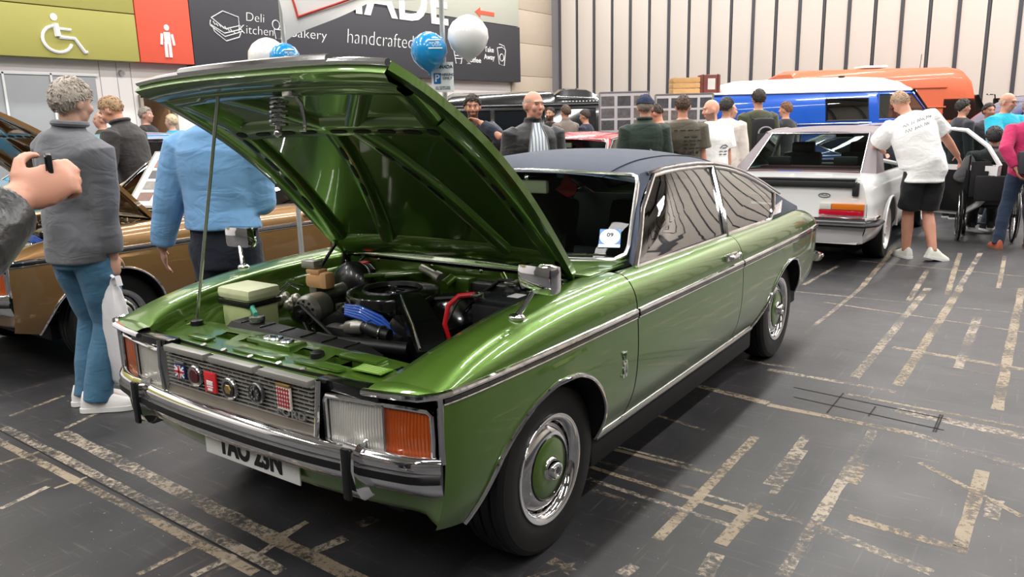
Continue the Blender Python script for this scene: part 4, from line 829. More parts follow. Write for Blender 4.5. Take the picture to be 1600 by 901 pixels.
MB().box((-.300, yb-.001, .742), (.056, .008, .010), .002).build('badge_bar', chrome_soft, b1)
b2 = badge('round_badge', -.208, .705, .078, .078, chrome_soft, 'round')
MB().lathe([(.009, .001), (.009, .024), (.006, .026)], (-.208, yb, .705), 'y', 24, -1).build('badge_centre', mat('maroon', '4a1018', .3), b2)
b3 = badge('red_badge', -.120, .697, .066, .072, mat('badge_red', 'c8262c', .3))
q = MB(); q.box((-.120, yb-.005, .690), (.034, .002, .004)); q.box((-.120, yb-.005, .682), (.034, .002, .004)); q.box((-.120, yb-.005, .698), (.034, .002, .010)); q.box((-.120, yb-.005, .672), (.026, .002, .008)); q.build('badge_crest', mat('flag_white', 'e8e8e8', .4), b3, smooth=False)
b4 = badge('round_badge', -.012, .694, .078, .078, chrome_soft, 'round')
MB().lathe([(.009, .001), (.009, .028), (.006, .029)], (-.012, yb, .694), 'y', 24, -1).build('badge_ring', black_gl, b4)
MB().lathe([(.012, .001), (.012, .016), (.008, .018)], (-.012, yb, .694), 'y', 6, -1).build('badge_shield', mat('badge_gold', 'a58a55', .35, .7), b4)
b5 = badge('round_badge', .132, .705, .074, .074, mat('pewter', '6d6d6c', .35, .8), 'round')
MB().lathe([(.009, .012), (.010, .024), (.006, .030)], (.132, yb, .705), 'y', 24, -1).build('badge_ring', black_gl, b5)
q = MB()
for k in range(8):
    a = PI/4*k; q.box((.132+.017*math.cos(a), yb-.010, .705+.017*math.sin(a)), (.008, .003, .008), .001)
q.build('badge_letters', chrome_soft, b5)
b6 = badge('checkered_badge', .272, .715, .066, .078, mat('badge_cream', 'e3d9cc', .35))
q = MB()
for i in range(5):
    for j in range(5):
        cx, cz = .272-.024+i*.012, .690+j*.0135; q.prism([(cx-.006, yb-.0046, cz), (cx, yb-.0046, cz-.0068), (cx+.006, yb-.0046, cz), (cx, yb-.0046, cz+.0068)], (0, -.0012, 0))
q.build('badge_lozenges', mat('lozenge_red', '9c2430', .35), b6, smooth=False)
MB().box((.272, yb-.001, .758), (.066, .010, .010), .002).build('badge_bar', mat('badge_gold', 'a58a55', .35, .7), b6)
text('grille_lettering', 'FORD', .036, PM(.300, .668, -.716), chrome_soft, gc, sx=1.35, bold=.0012, extrude=.003, space=1.15)
# fender badges
SM = lambda y, z: frame((body_x(y, z)+.003, y, z), (0, 1, 0), (0, 0, 1))
text('fender_badge', '30', .095, SM(.425, .588), chrome, gc, sx=.42, bold=.0015, extrude=.002, shear=.15)
q = MB(); x_ = body_x(.42, .66)+.003; q.tube([(x_, .405, .655), (x_, .42, .632), (x_, .43, .655)], .004, 6); q.box((x_, .418, .662), (.004, .034, .006), .001); q.build('fender_emblem', chrome, gc)
# licence disc inside the windscreen, mirror pennant, rear ledge box
def ws_pt(u, v): return Vector((u*lerp(.715, .588, v), lerp(.615+.185*u*u, 1.075+.092*u*u, v), lerp(.948+.002*u*u, 1.305-.020*u*u, v)+.012*math.sin(PI*v)))
c = ws_pt(.88, .22); rr = (ws_pt(.93, .22)-ws_pt(.83, .22)).normalized(); uu = (ws_pt(.88, .32)-ws_pt(.88, .12)).normalized()
SMx = frame(c+rr.cross(uu)*.002, rr, uu); R3 = SMx.to_3x3()
st = MB(); st.box(SMx.translation, (.095, .105, .001), 0, R3); sticker = st.build('licence_disc', mat('sticker_blue', '3f78b4', .4), gc, smooth=False)
q = MB(); q.lathe([(0, .001), (0, .045)], (0, 0, 0), 'z', 28); q.v = [tuple(SMx@Vector((v[0], v[1]+.008, .0012))) for v in q.v]; q.build('disc_face', mat('sticker_white', 'e8edf2', .4), sticker, smooth=False)
MB().box(SMx@Vector((0, -.043, .0012)), (.095, .016, .0004), 0, R3).build('disc_band', mat('sticker_white', 'e8edf2', .4), sticker, smooth=False)
text('disc_number', '09', .030, SMx@Matrix.Translation((0, .018, .0022)), ink_b, sticker, extrude=.0002, bold=.0008)
q = MB(); q.prism([(.16, 1.20, 1.285), (.21, 1.22, 1.225), (.20, 1.22, 1.18), (.16, 1.22, 1.165), (.10, 1.20, 1.205), (.13, 1.20, 1.225)], (.006, .006, 0)); tag(q.build('pennant', mat('pennant_red', 'a51f2a', .6)), 'red triangular pennant hanging inside the green coupe windscreen', 'pennant')
# ------------------------------------------------------------------ people
def skin_mat(name, col):
    if name in _M: return _M[name]
    m = bpy.data.materials.new(name); m.use_nodes = True; _M[name] = m; nt = m.node_tree; b = nt.nodes['Principled BSDF']
    a = nt.nodes.new('ShaderNodeVertexColor'); a.layer_name = 'Col'; nt.links.new(a.outputs[0], b.inputs['Base Color'])
    b.inputs['Roughness'].default_value = .5; b.inputs['Subsurface Weight'].default_value = .08; b.inputs['Subsurface Radius'].default_value = (.01, .004, .002)
    return m
def remesh(mb, name, voxel, smooth=5):
    me = mb.mesh(name, smooth=False); o = bpy.data.objects.new('tmp_'+name, me); COL.objects.link(o)
    r = o.modifiers.new('r', 'REMESH'); r.mode = 'VOXEL'; r.voxel_size = voxel
    if smooth: s = o.modifiers.new('s', 'SMOOTH'); s.factor = .5; s.iterations = smooth
    dg = bpy.context.evaluated_depsgraph_get(); out = bpy.data.meshes.new_from_object(o.evaluated_get(dg)); out.name = name
    bpy.data.objects.remove(o, do_unlink=True)
    out.polygons.foreach_set('use_smooth', [True]*len(out.polygons)); return out
def fold(me, amp, sc=(9, 9, 16), seed=0.0):
    n = len(me.vertices); co = np.zeros(n*3); no = np.zeros(n*3); me.vertices.foreach_get('co', co); me.vertices.foreach_get('normal', no)
    co = co.reshape(-1, 3); no = no.reshape(-1, 3); x, y, z = co[:, 0]*sc[0]+seed, co[:, 1]*sc[1]+seed*1.7, co[:, 2]*sc[2]
    f = np.sin(z+1.9*np.sin(1.3*x+.7*y)+seed)*.5+np.sin(1.7*z-1.4*x+2.2*np.sin(y*1.1+seed)+1.3)*.35+np.sin(2.6*x+2.1*y+.8*z)*.25
    co += no*(f*amp)[:, None]; me.vertices.foreach_set('co', co.ravel()); me.update()
def taper(mb, A, B, ra, rb, n=14, flat=1.0, mid=None):
    A, B = Vector(A), Vector(B); d = (B-A).normalized()
    if mid: mb.tube([A-d*ra*.55, A-d*ra*.25, A, A.lerp(B, .35), B, B+d*rb*.25, B+d*rb*.55], [ra*.5, ra*.9, ra, mid, rb, rb*.9, rb*.5], n)
    else: mb.tube([A-d*ra*.55, A-d*ra*.25, A, B, B+d*rb*.25, B+d*rb*.55], [ra*.5, ra*.9, ra, rb, rb*.9, rb*.5], n)
def ik(S, T, a, b, pole):
    S, T = Vector(S), Vector(T); d = T-S; L = min(d.length, (a+b)*.999); u = d.normalized(); x = (a*a-b*b+L*L)/(2*L); h = math.sqrt(max(0, a*a-x*x))
    p = Vector(pole); p = p-u*p.dot(u); p = p.normalized() if p.length > 1e-6 else u.orthogonal().normalized()
    return S+u*x+p*h, S+u*L
def hand(mb, wr, d, nrm, side, s, curl=.35, spread=1.0, grip=False):
    """wr wrist, d finger direction, nrm back-of-hand normal; side +1 puts the thumb on d x nrm"""
    wr = Vector(wr); d = Vector(d).normalized(); nrm = Vector(nrm); nrm = (nrm-d*nrm.dot(d)).normalized(); sd = d.cross(nrm)*side
    M = Matrix((sd, d, nrm)).transposed()
    mb.ell(wr+d*.048*s, (.040*s, .054*s, .0155*s), M, 14, 10); mb.ell(wr+d*.012*s, (.030*s, .035*s, .018*s), M, 12, 8)
    for k, (off, L, r) in enumerate(((.028, .074, .0088), (.010, .082, .0092), (-.009, .076, .0088), (-.027, .060, .0078))):
        p = wr+d*(.088-.004*abs(k-1))*s+sd*off*s; dd = (d+sd*off*2.2*spread).normalized(); c = curl*(1+.12*k)
        for seg, q in enumerate((.46, .30, .24)):
            ang = c*(seg+.6); v = (dd*math.cos(ang)-nrm*math.sin(ang)).normalized(); e = p+v*L*q*s
            taper(mb, p, e, r*s*(1-.06*seg), r*s*(.95-.08*seg), 8); p = e
    p = wr+d*.022*s+sd*.032*s; v = (d*.62+sd*.72-nrm*.25).normalized()
    for q, r in ((.040, .0120), (.032, .0102), (.024, .0088)):
        e = p+v*q*s; taper(mb, p, e, r*s, r*.93*s, 8); p = e; v = (v+d*(.28 if not grip else .15)-nrm*(.15 if not grip else .45)-sd*(.0 if not grip else .35)).normalized()
def person(name, label, loc, yaw, H=1.76, skin='c99a80', top=None, legs=None, shoes='1a1a1c', hair=None, pose=None, voxel=.013, fat=0.0, group=None, extras=None):
    """top: dict(col, sleeve 'long'|'short', hem, open, collar, puff) ; legs: dict(col, 'long'|'short')"""
    pose = pose or {}; s = H/1.78; root = thing(name, label, 'person', loc, yaw, group)
    piv = Vector((0, 0, .93)); lean = pose.get('lean', 0); tw = pose.get('twist', 0); side = pose.get('side', 0); dz = pose.get('drop', 0)
    _wi = Matrix.Rotation(-yaw, 3, 'Z')
    for _k in ('lh', 'rh', 'lf', 'rf'):
        if _k+'w' in pose: pose[_k] = tuple((_wi@(Vector(pose[_k+'w'])-Vector(loc)))/s)
    for _k in ('lpole', 'rpole'):
        if _k+'w' in pose: pose[_k] = tuple(_wi@Vector(pose[_k+'w']))
    for _k in ('lhand', 'rhand'):
        if _k+'w' in pose: v_ = pose[_k+'w']; pose[_k] = (_wi@Vector(v_[0]), _wi@Vector(v_[1]))+tuple(v_[2:])
    RT = Matrix.Rotation(side, 3, 'Y')@Matrix.Rotation(lean, 3, 'X')
    def T(p):
        p = Vector(p); k = max(0, min(1, (p.z-.93)/.42)); r = Matrix.Rotation(side, 3, 'Y')@Matrix.Rotation(lean*(.45+.55*k), 3, 'X')@Matrix.Rotation(tw*k, 3, 'Z')
        q = piv+r@(p-piv) if p.z > .93 else p.copy(); q.z -= dz; return q*s
    def ring(z, a, b, cy=0.0, n=24): return [T((a*math.cos(2*PI*k/n), cy+b*math.sin(2*PI*k/n), z)) for k in range(n)]
    f = fat
    prof = [(.84, .150, .100, 0), (.92, .166, .115, 0), (1.00, .158+f*.5, .112+f*.8, -f*.5), (1.10, .148+f*.6, .106+f, -f*.7), (1.20, .156+f*.4, .110+f*.7, -f*.4), (1.30, .175+f*.2, .120+f*.3, 0), (1.39, .186, .116, .004), (1.445, .165, .092, .008), (1.485, .110, .074, .012), (1.52, .066, .064, .012)]
    # joints
    SH = {k: T((k*.178, .004, 1.425)) for k in (1, -1)}
    EL, WR = {}, {}
    for k, nm in ((1, 'l'), (-1, 'r')):
        tgt = Vector(pose.get(nm+'h', (k*.265, -.02, .86)))*s; 
        EL[k], WR[k] = ik(SH[k], tgt, .300*s, .262*s, pose.get(nm+'pole', (k*.35, .9, -.2)))
    HP, KN, AN = {}, {}, {}
    for k, nm in ((1, 'l'), (-1, 'r')):
        HP[k] = T((k*.092, 0, .90)); tgt = Vector(pose.get(nm+'f', (k*.10, .02, .085)))*s
        KN[k], AN[k] = ik(HP[k], tgt, .425*s, .415*s, pose.get(nm+'kpole', (0, -1, 0)))
    nb = T((0, .012, 1.50)); hd0 = T((0, -.008, 1.645)); hy, hpit = pose.get('head', (0, 0)); base = RT if lean < .5 else Matrix.Rotation(lean*.6, 3, 'X')
    RH = Matrix.Rotation(tw+hy, 3, 'Z')@base@Matrix.Rotation(hpit, 3, 'X'); hc = nb+(hd0-nb)*.3+RH@Vector((0, -.012, .105))*s
    hs = 1.0*s
    def hp(x, y, z): return hc+RH@Vector((x, y, z))*hs
    # ---- body
    mb = MB(); mb.loft([ring(z, a-.004, b-.004, c) for z, a, b, c in prof])
    taper(mb, nb-Vector((0, 0, .03))*s, hp(0, .012, -.06), .056*s, .052*s, 16)
    mb.ell(hp(0, .012, .022), (.074*hs, .094*hs, .098*hs), RH, 20, 14); mb.ell(hp(0, -.022, -.045), (.056*hs, .064*hs, .066*hs), RH, 18, 12); mb.ell(hp(0, -.052, -.088), (.030*hs, .026*hs, .022*hs), RH, 12, 8)
    taper(mb, hp(0, -.078, .018), hp(0, -.104, -.022), .009*hs, .0145*hs, 10)
    mb.ell(hp(0, -.078, .034), (.050*hs, .016*hs, .012*hs), RH, 14, 8); mb.ell(hp(0, -.080, -.054), (.024*hs, .012*hs, .012*hs), RH, 12, 8)
    for k in (1, -1):
        mb.ell(hp(k*.077, .014, -.004), (.011*hs, .020*hs, .033*hs), RH@Matrix.Rotation(k*.25, 3, 'Z'), 10, 8); mb.ell(hp(k*.040, -.062, -.018), (.022*hs, .022*hs, .026*hs), RH, 10, 8)
        taper(mb, SH[k], EL[k], .055*s, .042*s); taper(mb, EL[k], WR[k], .043*s, .029*s, mid=.044*s)
        taper(mb, HP[k], KN[k], .084*s, .056*s); taper(mb, KN[k], AN[k], .057*s, .040*s, mid=.060*s); taper(mb, AN[k], AN[k]+Vector((0, -.10, -.045))*s, .038*s, .032*s)
        hd_ = pose.get(('l' if k > 0 else 'r')+'hand'); d = (WR[k]-EL[k]).normalized()
        if hd_: hand(mb, WR[k], hd_[0], hd_[1], hd_[2], s, *hd_[3:])
        else: hand(mb, WR[k], d+Vector((0, -.15, -.3)), (k, -.1, 0), 1 if k > 0 else -1, s, .38)
    me = remesh(mb, 'body', voxel, 3); n = len(me.vertices); co = np.zeros(n*3); me.vertices.foreach_get('co', co); co = co.reshape(-1, 3)
    q = (co-np.array(hc))@np.array(RH)/hs
    sk = np.array(lin(skin)); col = np.tile(sk, (n, 1)); col[:, :3] *= (1+.05*np.sin(co[:, 0:1]*37)*np.sin(co[:, 2:3]*31))
    inhead = (np.abs(q) < np.array([.1, .13, .14])).all(1); fr = inhead & (q[:, 1] < -.045)
    def paint(mask, c, k=1.0): col[mask, :3] = col[mask, :3]*(1-k)+np.array(lin(c))[:3]*k
    paint(fr & (np.abs(q[:, 2]+.056) < .011) & (np.abs(q[:, 0]) < .025), 'a05c50', .6); paint(inhead & (np.abs(q[:, 0]) < .018) & (q[:, 1] < -.085), 'c98672', .3)
    hcol = (hair or {}).get('col', '4a3c30')
    for k in (1, -1):
        paint(fr & (((q[:, 0]-k*.033)/.021)**2+((q[:, 2]-.034)/.007)**2 < 1), (hair or {}).get('brow', hcol), .75)
        e = ((q[:, 0]-k*.032)/.016)**2+((q[:, 2]-.012)/.009)**2; paint(fr & (e < 1), '5a4038', .6); paint(fr & (e < .6), 'e2dcd6', .7); paint(fr & (((q[:, 0]-k*.032)/.007)**2+((q[:, 2]-.012)/.007)**2 < 1), '1d1714', .95)
    if (hair or {}).get('beard'):
        paint(inhead & (q[:, 2] < -.030) & (q[:, 1] < .02) & (q[:, 2] > -.13) & ~((np.abs(q[:, 2]+.056) < .009) & (np.abs(q[:, 0]) < .022)) & ((q[:, 2] < -.062) | (np.abs(q[:, 0]) > .028) | (np.abs(q[:, 2]+.038) < .007)), hair['beard'], .85)
    at_ = me.color_attributes.new('Col', 'FLOAT_COLOR', 'POINT'); at_.data.foreach_set('color', col.ravel())
    bo = bpy.data.objects.new('body', me); COL.objects.link(bo); bo.parent = root; me.materials.clear(); me.materials.append(skin_mat('skin', skin))
    def put(me, nm, m, parent=None):
        o = bpy.data.objects.new(nm, me); COL.objects.link(o); o.parent = parent or root; me.materials.clear(); me.materials.append(m); return o
    # ---- legs
    if legs:
        lm = mat('cloth_'+legs['col']+str(legs.get('tex', '')), legs['col'], .85, bump=.25, bscale=legs.get('bs', 160), var=legs.get('var', .15), vscale=7, sheen=.1)
        mb = MB(); mb.loft([ring(z, a+.012, b+.014, c) for z, a, b, c in [(.80, .135, .095, 0), (.86, .155, .108, 0)]+prof[1:3]+[(1.03, .155+f*.5, .112+f*.8, -f*.5)]])
        for k in (1, -1):
            if legs.get('len', 'long') == 'long':
                w_ = legs.get('w', 1.0); mb.tube([HP[k]+Vector((0, 0, .03)), HP[k].lerp(KN[k], .35), KN[k], KN[k].lerp(AN[k], .4), KN[k].lerp(AN[k], .85), AN[k]+Vector((0, 0, -.03*s))], [.098*s, .092*s*w_, .074*s*w_, .072*s*w_, .066*s*w_, .068*s*w_], 18)
            else:
                e = HP[k].lerp(KN[k], .92); mb.tube([HP[k]+Vector((0, 0, .03)), HP[k].lerp(KN[k], .4), e], [.108*s, .112*s, .106*s], 18)
        me = remesh(mb, 'trousers', voxel*.95, 4); fold(me, .0045 if voxel < .01 else .006, (8, 8, 22), H*7)
        tro = put(me, 'trousers' if legs.get('len', 'long') == 'long' else 'shorts', lm)
    # ---- top
    if top:
        tm = top.get('mat') or mat('cloth_'+top['col']+str(top.get('tex', '')), top['col'], top.get('rough', .85), bump=top.get('bump', .2), bscale=top.get('bs', 220), var=top.get('var', .10), vscale=top.get('vs', 8), sheen=.15)
        pf = top.get('puff', .012); hem = top.get('hem', .84); mb = MB()
        pr = [(z, a, b, c) for z, a, b, c in prof if z > hem+.02]; h0 = min(prof, key=lambda t: abs(t[0]-hem))
        rings = [ring(hem, h0[1]+pf+.010, h0[2]+pf+.012, h0[3])]+[ring(z, a+pf+.004, b+pf+.006, c) for z, a, b, c in pr if z < 1.5]
        rings.append(ring(1.515, .078, .076, .012))
        if top.get('collar'): rings += [ring(1.555, .074, .076, .004), ring(1.56, .066, .068, .004)]
        mb.loft(rings)
        for k in (1, -1):
            dS = (EL[k]-SH[k])
            if top.get('sleeve', 'long') == 'long': mb.tube([SH[k]-dS*.12+Vector((-k*.03, 0, 0))*s, SH[k], SH[k].lerp(EL[k], .5), EL[k], EL[k].lerp(WR[k], .5), EL[k].lerp(WR[k], .90)], [.05*s, (.064+pf)*s, (.056+pf)*s, (.048+pf)*s, (.043+pf)*s, (.036+pf*.7)*s], 16)
            else: mb.tube([SH[k]-dS*.12+Vector((-k*.03, 0, 0))*s, SH[k], SH[k].lerp(EL[k], .45), SH[k].lerp(EL[k], .78)], [.05*s, (.068+pf)*s, (.066+pf)*s, (.070+pf)*s], 16)
        me = remesh(mb, 'top', voxel*.95, 4); fold(me, top.get('fold', .0045), (8, 8, 15), H*11)
        tp = put(me, top.get('name', 'sweater'), tm)
        if top.get('shirt'):   # open jacket: shirt front showing between the lapels
            q_ = MB(); rows = []
            for z, w_ in ((1.0, .085), (1.1, .088), (1.2, .088), (1.3, .085), (1.4, .070), (1.47, .044), (1.515, .034)):
                z_, a, b, c = min(prof, key=lambda t: abs(t[0]-z)); 
                i = [p for p in prof]; a = np.interp(z, [p[0] for p in i], [p[1] for p in i]); b = np.interp(z, [p[0] for p in i], [p[2] for p in i]); c = np.interp(z, [p[0] for p in i], [p[3] for p in i])
                rows.append([T((x, c-(b+pf+.016)*math.sqrt(max(0, 1-(x/(a+pf))**2)), z)) for x in np.linspace(-w_, w_, 7)])
            q_.grid(rows); sh = q_.build('shirt', top['shirt'], root, ang=60)
            for k in (1, -1):
                q_ = MB(); q_.tube([r_[0 if k < 0 else -1]+Vector((0, -.003, 0)) for r_ in rows], .006*s, 6); q_.build('jacket_edge', mat('zip_grey', '6a6a6a', .5), tp)
        if top.get('collar') == 2:
            q_ = MB(); q_.tube([T((.074*math.cos(a), .006+.076*math.sin(a), 1.545)) for a in [2*PI*i/20 for i in range(20)]], .016*s, 8, closed=True); q_.build('collar', tm, tp)
    # ---- shoes
    if shoes:
        for k in (1, -1):
            nm = 'l' if k > 0 else 'r'; yawf = pose.get(nm+'toe', k*.12); pit = pose.get(nm+'pitch', 0.0); q_ = MB(); so = MB(); Rf = Matrix.Rotation(yawf, 3, 'Z')@Matrix.Rotation(pit, 3, 'X'); o_ = AN[k]+Vector((0, 0, -.085*s))
            def sec(y, w_, h, z0): return [o_+Rf@Vector((w_*math.cos(a), y, z0+(h*max(0, math.sin(a)) if math.sin(a) > 0 else .004*math.sin(a))))*s for a in [2*PI*i/16 for i in range(16)]]
            q_.loft([sec(.085, .022, .055, .018), sec(.070, .036, .098, .018), sec(.02, .041, .108, .018), sec(-.03, .043, .098, .018), sec(-.08, .047, .070, .018), sec(-.14, .048, .050, .018), sec(-.185, .036, .036, .018), sec(-.205, .015, .020, .018)])
            o1 = q_.build('shoe', mat('shoe_'+shoes, shoes, .5, var=.08), root)
            def so_(y, w_, z): return [o_+Rf@Vector((w_*math.cos(a), y, z))*s for a in (0, PI)]
            out = [(.09, .024), (.07, .040), (.02, .044), (-.05, .046), (-.12, .052), (-.17, .046), (-.205, .026), (-.213, .008)]
            lo = [o_+Rf@Vector((w_, y, .001))*s for y, w_ in out]+[o_+Rf@Vector((-w_, y, .001))*s for y, w_ in reversed(out)]; so.prism(lo, Rf@Vector((0, 0, .026*s))); so.build('sole', mat('sole_'+pose.get('sole', 'e0dedb'), pose.get('sole', 'e0dedb'), .6), o1)
    # ---- hair
    if hair and hair.get('style') not in (None, 'none'):
        hm = mat('hair_'+hcol, hcol, .6, bump=.4, bscale=160, var=.25, vscale=90, stretch=(1, 1, .35)); st = hair['style']; q_ = MB(); nu, nv = 40, 26; th = hair.get('th', .010)
        vs = {}; 
        for i in range(nv+1):
            for k in range(nu):
                a, b = PI*i/nv, 2*PI*k/nu; d = Vector((math.sin(a)*math.cos(b), math.sin(a)*math.sin(b), math.cos(a)))
                if d.y < 0: zc = lerp(-.10, hair.get('front', .60), min(1, (-d.y/.75))**1.2)
                else: zc = lerp(-.10, hair.get('nape', -.62), min(1, d.y/.6))
                zc += .16*noise.noise(Vector((d.x*5+H*3, d.y*5, 1.7)))+.08*noise.noise(Vector((d.x*14, d.y*14, H)))
                ok = d.z > zc and not (st == 'bald' and d.z > hair.get('crown', .45)-.25*d.y)
                nz_ = noise.noise(Vector((d.x*6, d.y*6, d.z*6)))*.009+noise.noise(d*22)*.007; e = min(1, max(0, (d.z-zc)/.25))
                t_ = .001+th*e+(nz_*e if st != 'bald' else nz_*.3); vs[i, k] = (d, t_, ok)
        V_ = []; idx = {}
        for key, (d, t_, ok) in vs.items():
            idx[key] = len(V_); V_.append(hp(d.x*(.0755+t_), .012+d.y*(.0955+t_), .022+d.z*(.0995+t_)))
        F_ = []
        for i in range(nv):
            for k in range(nu):
                c4 = [(i, k), (i, (k+1) % nu), (i+1, (k+1) % nu), (i+1, k)]
                if sum(vs[c][2] for c in c4) >= 3: F_.append(tuple(idx[c] for c in c4))
        q_.add(V_, F_)
        if st == 'short' and not hair.get('cap'):
            rnd = random.Random(int(H*1000)+len(label)); cand = [v for v in vs.values() if v[2]]
            for _i in range(int(900 if voxel < .01 else 260)):
                d, t_, ok = rnd.choice(cand); d = (d+Vector((rnd.uniform(-.1, .1), rnd.uniform(-.1, .1), rnd.uniform(-.1, .1)))).normalized(); cr = Vector((0, .35, .94)); fl_ = (d-cr*d.dot(cr)); fl_ = fl_-d*fl_.dot(d)
                fl_ = fl_.normalized() if fl_.length > .05 else Vector((rnd.uniform(-1, 1), rnd.uniform(-1, 1), 0)); fl_ = (fl_+Vector((rnd.uniform(-.5, .5), rnd.uniform(-.5, .5), rnd.uniform(-.2, .2)))).normalized()
                b_ = lambda k_, h_: hp((d.x*(.0755+h_)+fl_.x*k_), .012+d.y*(.0955+h_)+fl_.y*k_, .022+d.z*(.0995+h_)+fl_.z*k_); L_ = rnd.uniform(.014, .026)
                q_.tube([b_(0, th*.6), b_(L_*.5, th*1.05), b_(L_, th*.75)], [.0042*hs if voxel < .01 else .006*hs, .0034*hs if voxel < .01 else .005*hs, .0006], 5, cap=False)
        q_.build('hair', hm, root, ang=80, fixn=False)
        if hair.get('cap'):
            cm = mat('cap_'+hair['cap'], hair['cap'], .8, bump=.2, bscale=200); q_ = MB()
            q_.add(V_, [F for F in F_ if all((RH.transposed()@(Vector(V_[i])-hc)).z > .028*hs for i in F)]); q_.v = [tuple(hc+(Vector(v)-hc)*1.09) for v in q_.v]; cp = q_.build('cap', cm, root, ang=80, fixn=False)
            q_ = MB(); q_.prism([hp(x, -.075-.075*math.sqrt(max(0, 1-(x/.075)**2)), .055) for x in np.linspace(-.075, .075, 11)], RH@Vector((0, 0, .006))*hs); q_.build('cap_peak', cm, cp)
    if hair and hair.get('glasses'):
        gm_ = mat('specs_dark', '2a2626', .3); q_ = MB()
        for k in (1, -1):
            q_.tube([hp(k*.033+.021*math.cos(a), -.104+.012*abs(math.cos(a)) if 0 else -.102, .010+.016*math.sin(a)) for a in [2*PI*i/16 for i in range(16)]], .0018, 6, closed=True); q_.tube([hp(k*.054, -.100, .014), hp(k*.078, -.03, .014), hp(k*.079, .01, .01)], .0018, 6)
        q_.tube([hp(-.012, -.104, .012), hp(.012, -.104, .012)], .0018, 6); q_.build('spectacles', gm_, root)
    if extras: extras(root, dict(T=T, s=s, SH=SH, EL=EL, WR=WR, hp=hp, HP=HP, KN=KN, AN=AN, ring=ring, prof=prof))
    return root, dict(T=T, s=s, WR=WR, EL=EL, SH=SH, hp=hp)
AWAY, FACE, RIGHT, LEFT = math.radians(215.2), math.radians(35.2), math.radians(125.2), math.radians(-54.8)
jeans_b = {'col': '3f6a86', 'bs': 300, 'var': .25}; jeans_d = {'col': '1d2c42', 'bs': 300}; dark_t = {'col': '17181c'}
# --- near figures
def grey_extras(root, K):
    T = K['T']; q = MB(); q.box(T((.085, .118, .80)), (.12, .008, .13), .003); q.build('back_pocket', mat('cloth_3f6a86', '3f6a86'), root)
person('person', 'man in grey fleece and blue jeans with grey hair standing beside the gold car', (-2.15, -.13, 0), math.radians(192), 1.84, 'c59a86',
    dict(col='66676c', hem=.83, collar=2, puff=.024, name='fleece', bs=420, fold=.009, var=.12), dict(jeans_b, w=1.12), 'dedad8', dict(style='short', col='a59b90', front=.45, nape=-.70, th=.011),
    dict(rhw=(-1.99, -.03, .83), lh=(.27, -.16, .86), head=(-.08, .10), lean=.05, side=-.06, lfw=(-2.28, -.13, .09), rfw=(-2.12, -.16, .09), rtoe=-1.0, ltoe=-.9, rhand=((.0, -.1, -1), (-1, -.15, 0), -1, .9), sole='e6e4e2'), .0085, extras=None)
person('person', 'man in light blue jumper standing behind the green bonnet with his back turned', (-1.40, .27, 0), math.radians(212), 1.84, 'c08f7c',
    dict(col='709fcc', hem=1.0, puff=.030, name='jumper', bs=500, fold=.006, var=.06), dict(col='151c2b', w=1.0), '1b1b1d', dict(style='short', col='6b5f55'),
    dict(lh=(.36, -.04, .88), rh=(-.12, -.30, 1.10), rpole=(-.15, .3, -1), lhand=((.12, -.35, -1), (.7, .5, .1), 1, .25), lean=.03), .0085)
def phone_extras(root, K):
    pass
person('person', 'bystander in black leather jacket holding up a phone at the picture edge', (.52, -1.88, 0), math.radians(143), 1.74, 'c98f76',
    dict(col='0c0c0e', hem=.82, puff=.026, name='leather_jacket', rough=.32, bump=.25, bs=60, fold=.008, collar=1), dark_t, '17171a', dict(style='short', col='4a3a2c'),
    dict(rhw=(.795, -1.612, 1.448), rpolew=(.5, -.9, -.55), head=(0, .2), rhandw=((.12, .75, .32), (.80, -.55, .35), -1, 1.05, .6, True)), .0065)
# --- man in shorts at the white car
def scribble(root, K, strokes, m, pf, w_=.004):
    T = K['T']; P_ = K['prof']; zs = [p[0] for p in P_]; q = MB()
    for st_ in strokes:
        pts = []
        for x, z in st_:
            a, b, c = (np.interp(z, zs, [p[i] for p in P_]) for i in (1, 2, 3)); pts.append(T((-x, c+(b+pf+.012)*math.sqrt(max(.05, 1-(x/(a+pf))**2)), z)))
        q.tube(pts, w_, 5)
    q.build('shirt_print', m, root)
def script_rows(x0, x1, rows, amp, seed):
    rnd = random.Random(seed); out = []
    for z, sl in rows:
        x = x0
        while x < x1:
            n = rnd.randint(4, 7); out.append([(x+.012*i, z+sl*(x+.012*i-x0)+amp*(1 if i % 2 else -1)*rnd.uniform(.4, 1)) for i in range(n)]); x += .012*n+.012
    return out
def back_print(root, K, txts, m, z0=1.36):
    T = K['T']; s = K['s']
    for i, (t_, sz, dz, sx) in enumerate(txts):
        p = T((0, .162, z0+dz)); u_ = (T((0, .162, z0+dz+.05))-p).normalized(); r_ = (T((-.05, .162, z0+dz))-p).normalized()
        text('shirt_print', t_, sz*s, frame(p+r_.cross(u_)*.012, r_, u_), m, root, sx=sx, extrude=.002)
person('person', 'man in white T-shirt and black shorts leaning into the white car', (1.09, 6.90, 0), math.radians(212), 1.84, 'c99079',
    dict(col='f1f1f0', sleeve='short', hem=.80, puff=.035, name='t_shirt', fold=.008, var=.03), dict(col='131316', len='short'), 'd9dbd2', dict(style='short', col='a88d76', th=.004),
    dict(lean=.22, side=.30, head=(.1, .40), lhw=(.62, 7.25, 1.12), rhw=(1.40, 7.38, .98), lpole=(.9, .2, -.3), rpole=(-1, .5, .1), lfw=(.96, 7.0, .085), rfw=(1.23, 6.89, .11), rpitch=.25, rtoe=-1.25, ltoe=.15, sole='e8e8e4'), .010, fat=.05,
    extras=lambda r, K: scribble(r, K, script_rows(-.13, .12, [(1.40, .05), (1.34, .05)], .018, 3), mat('print_grey', '77777c', .8), .035, .003))
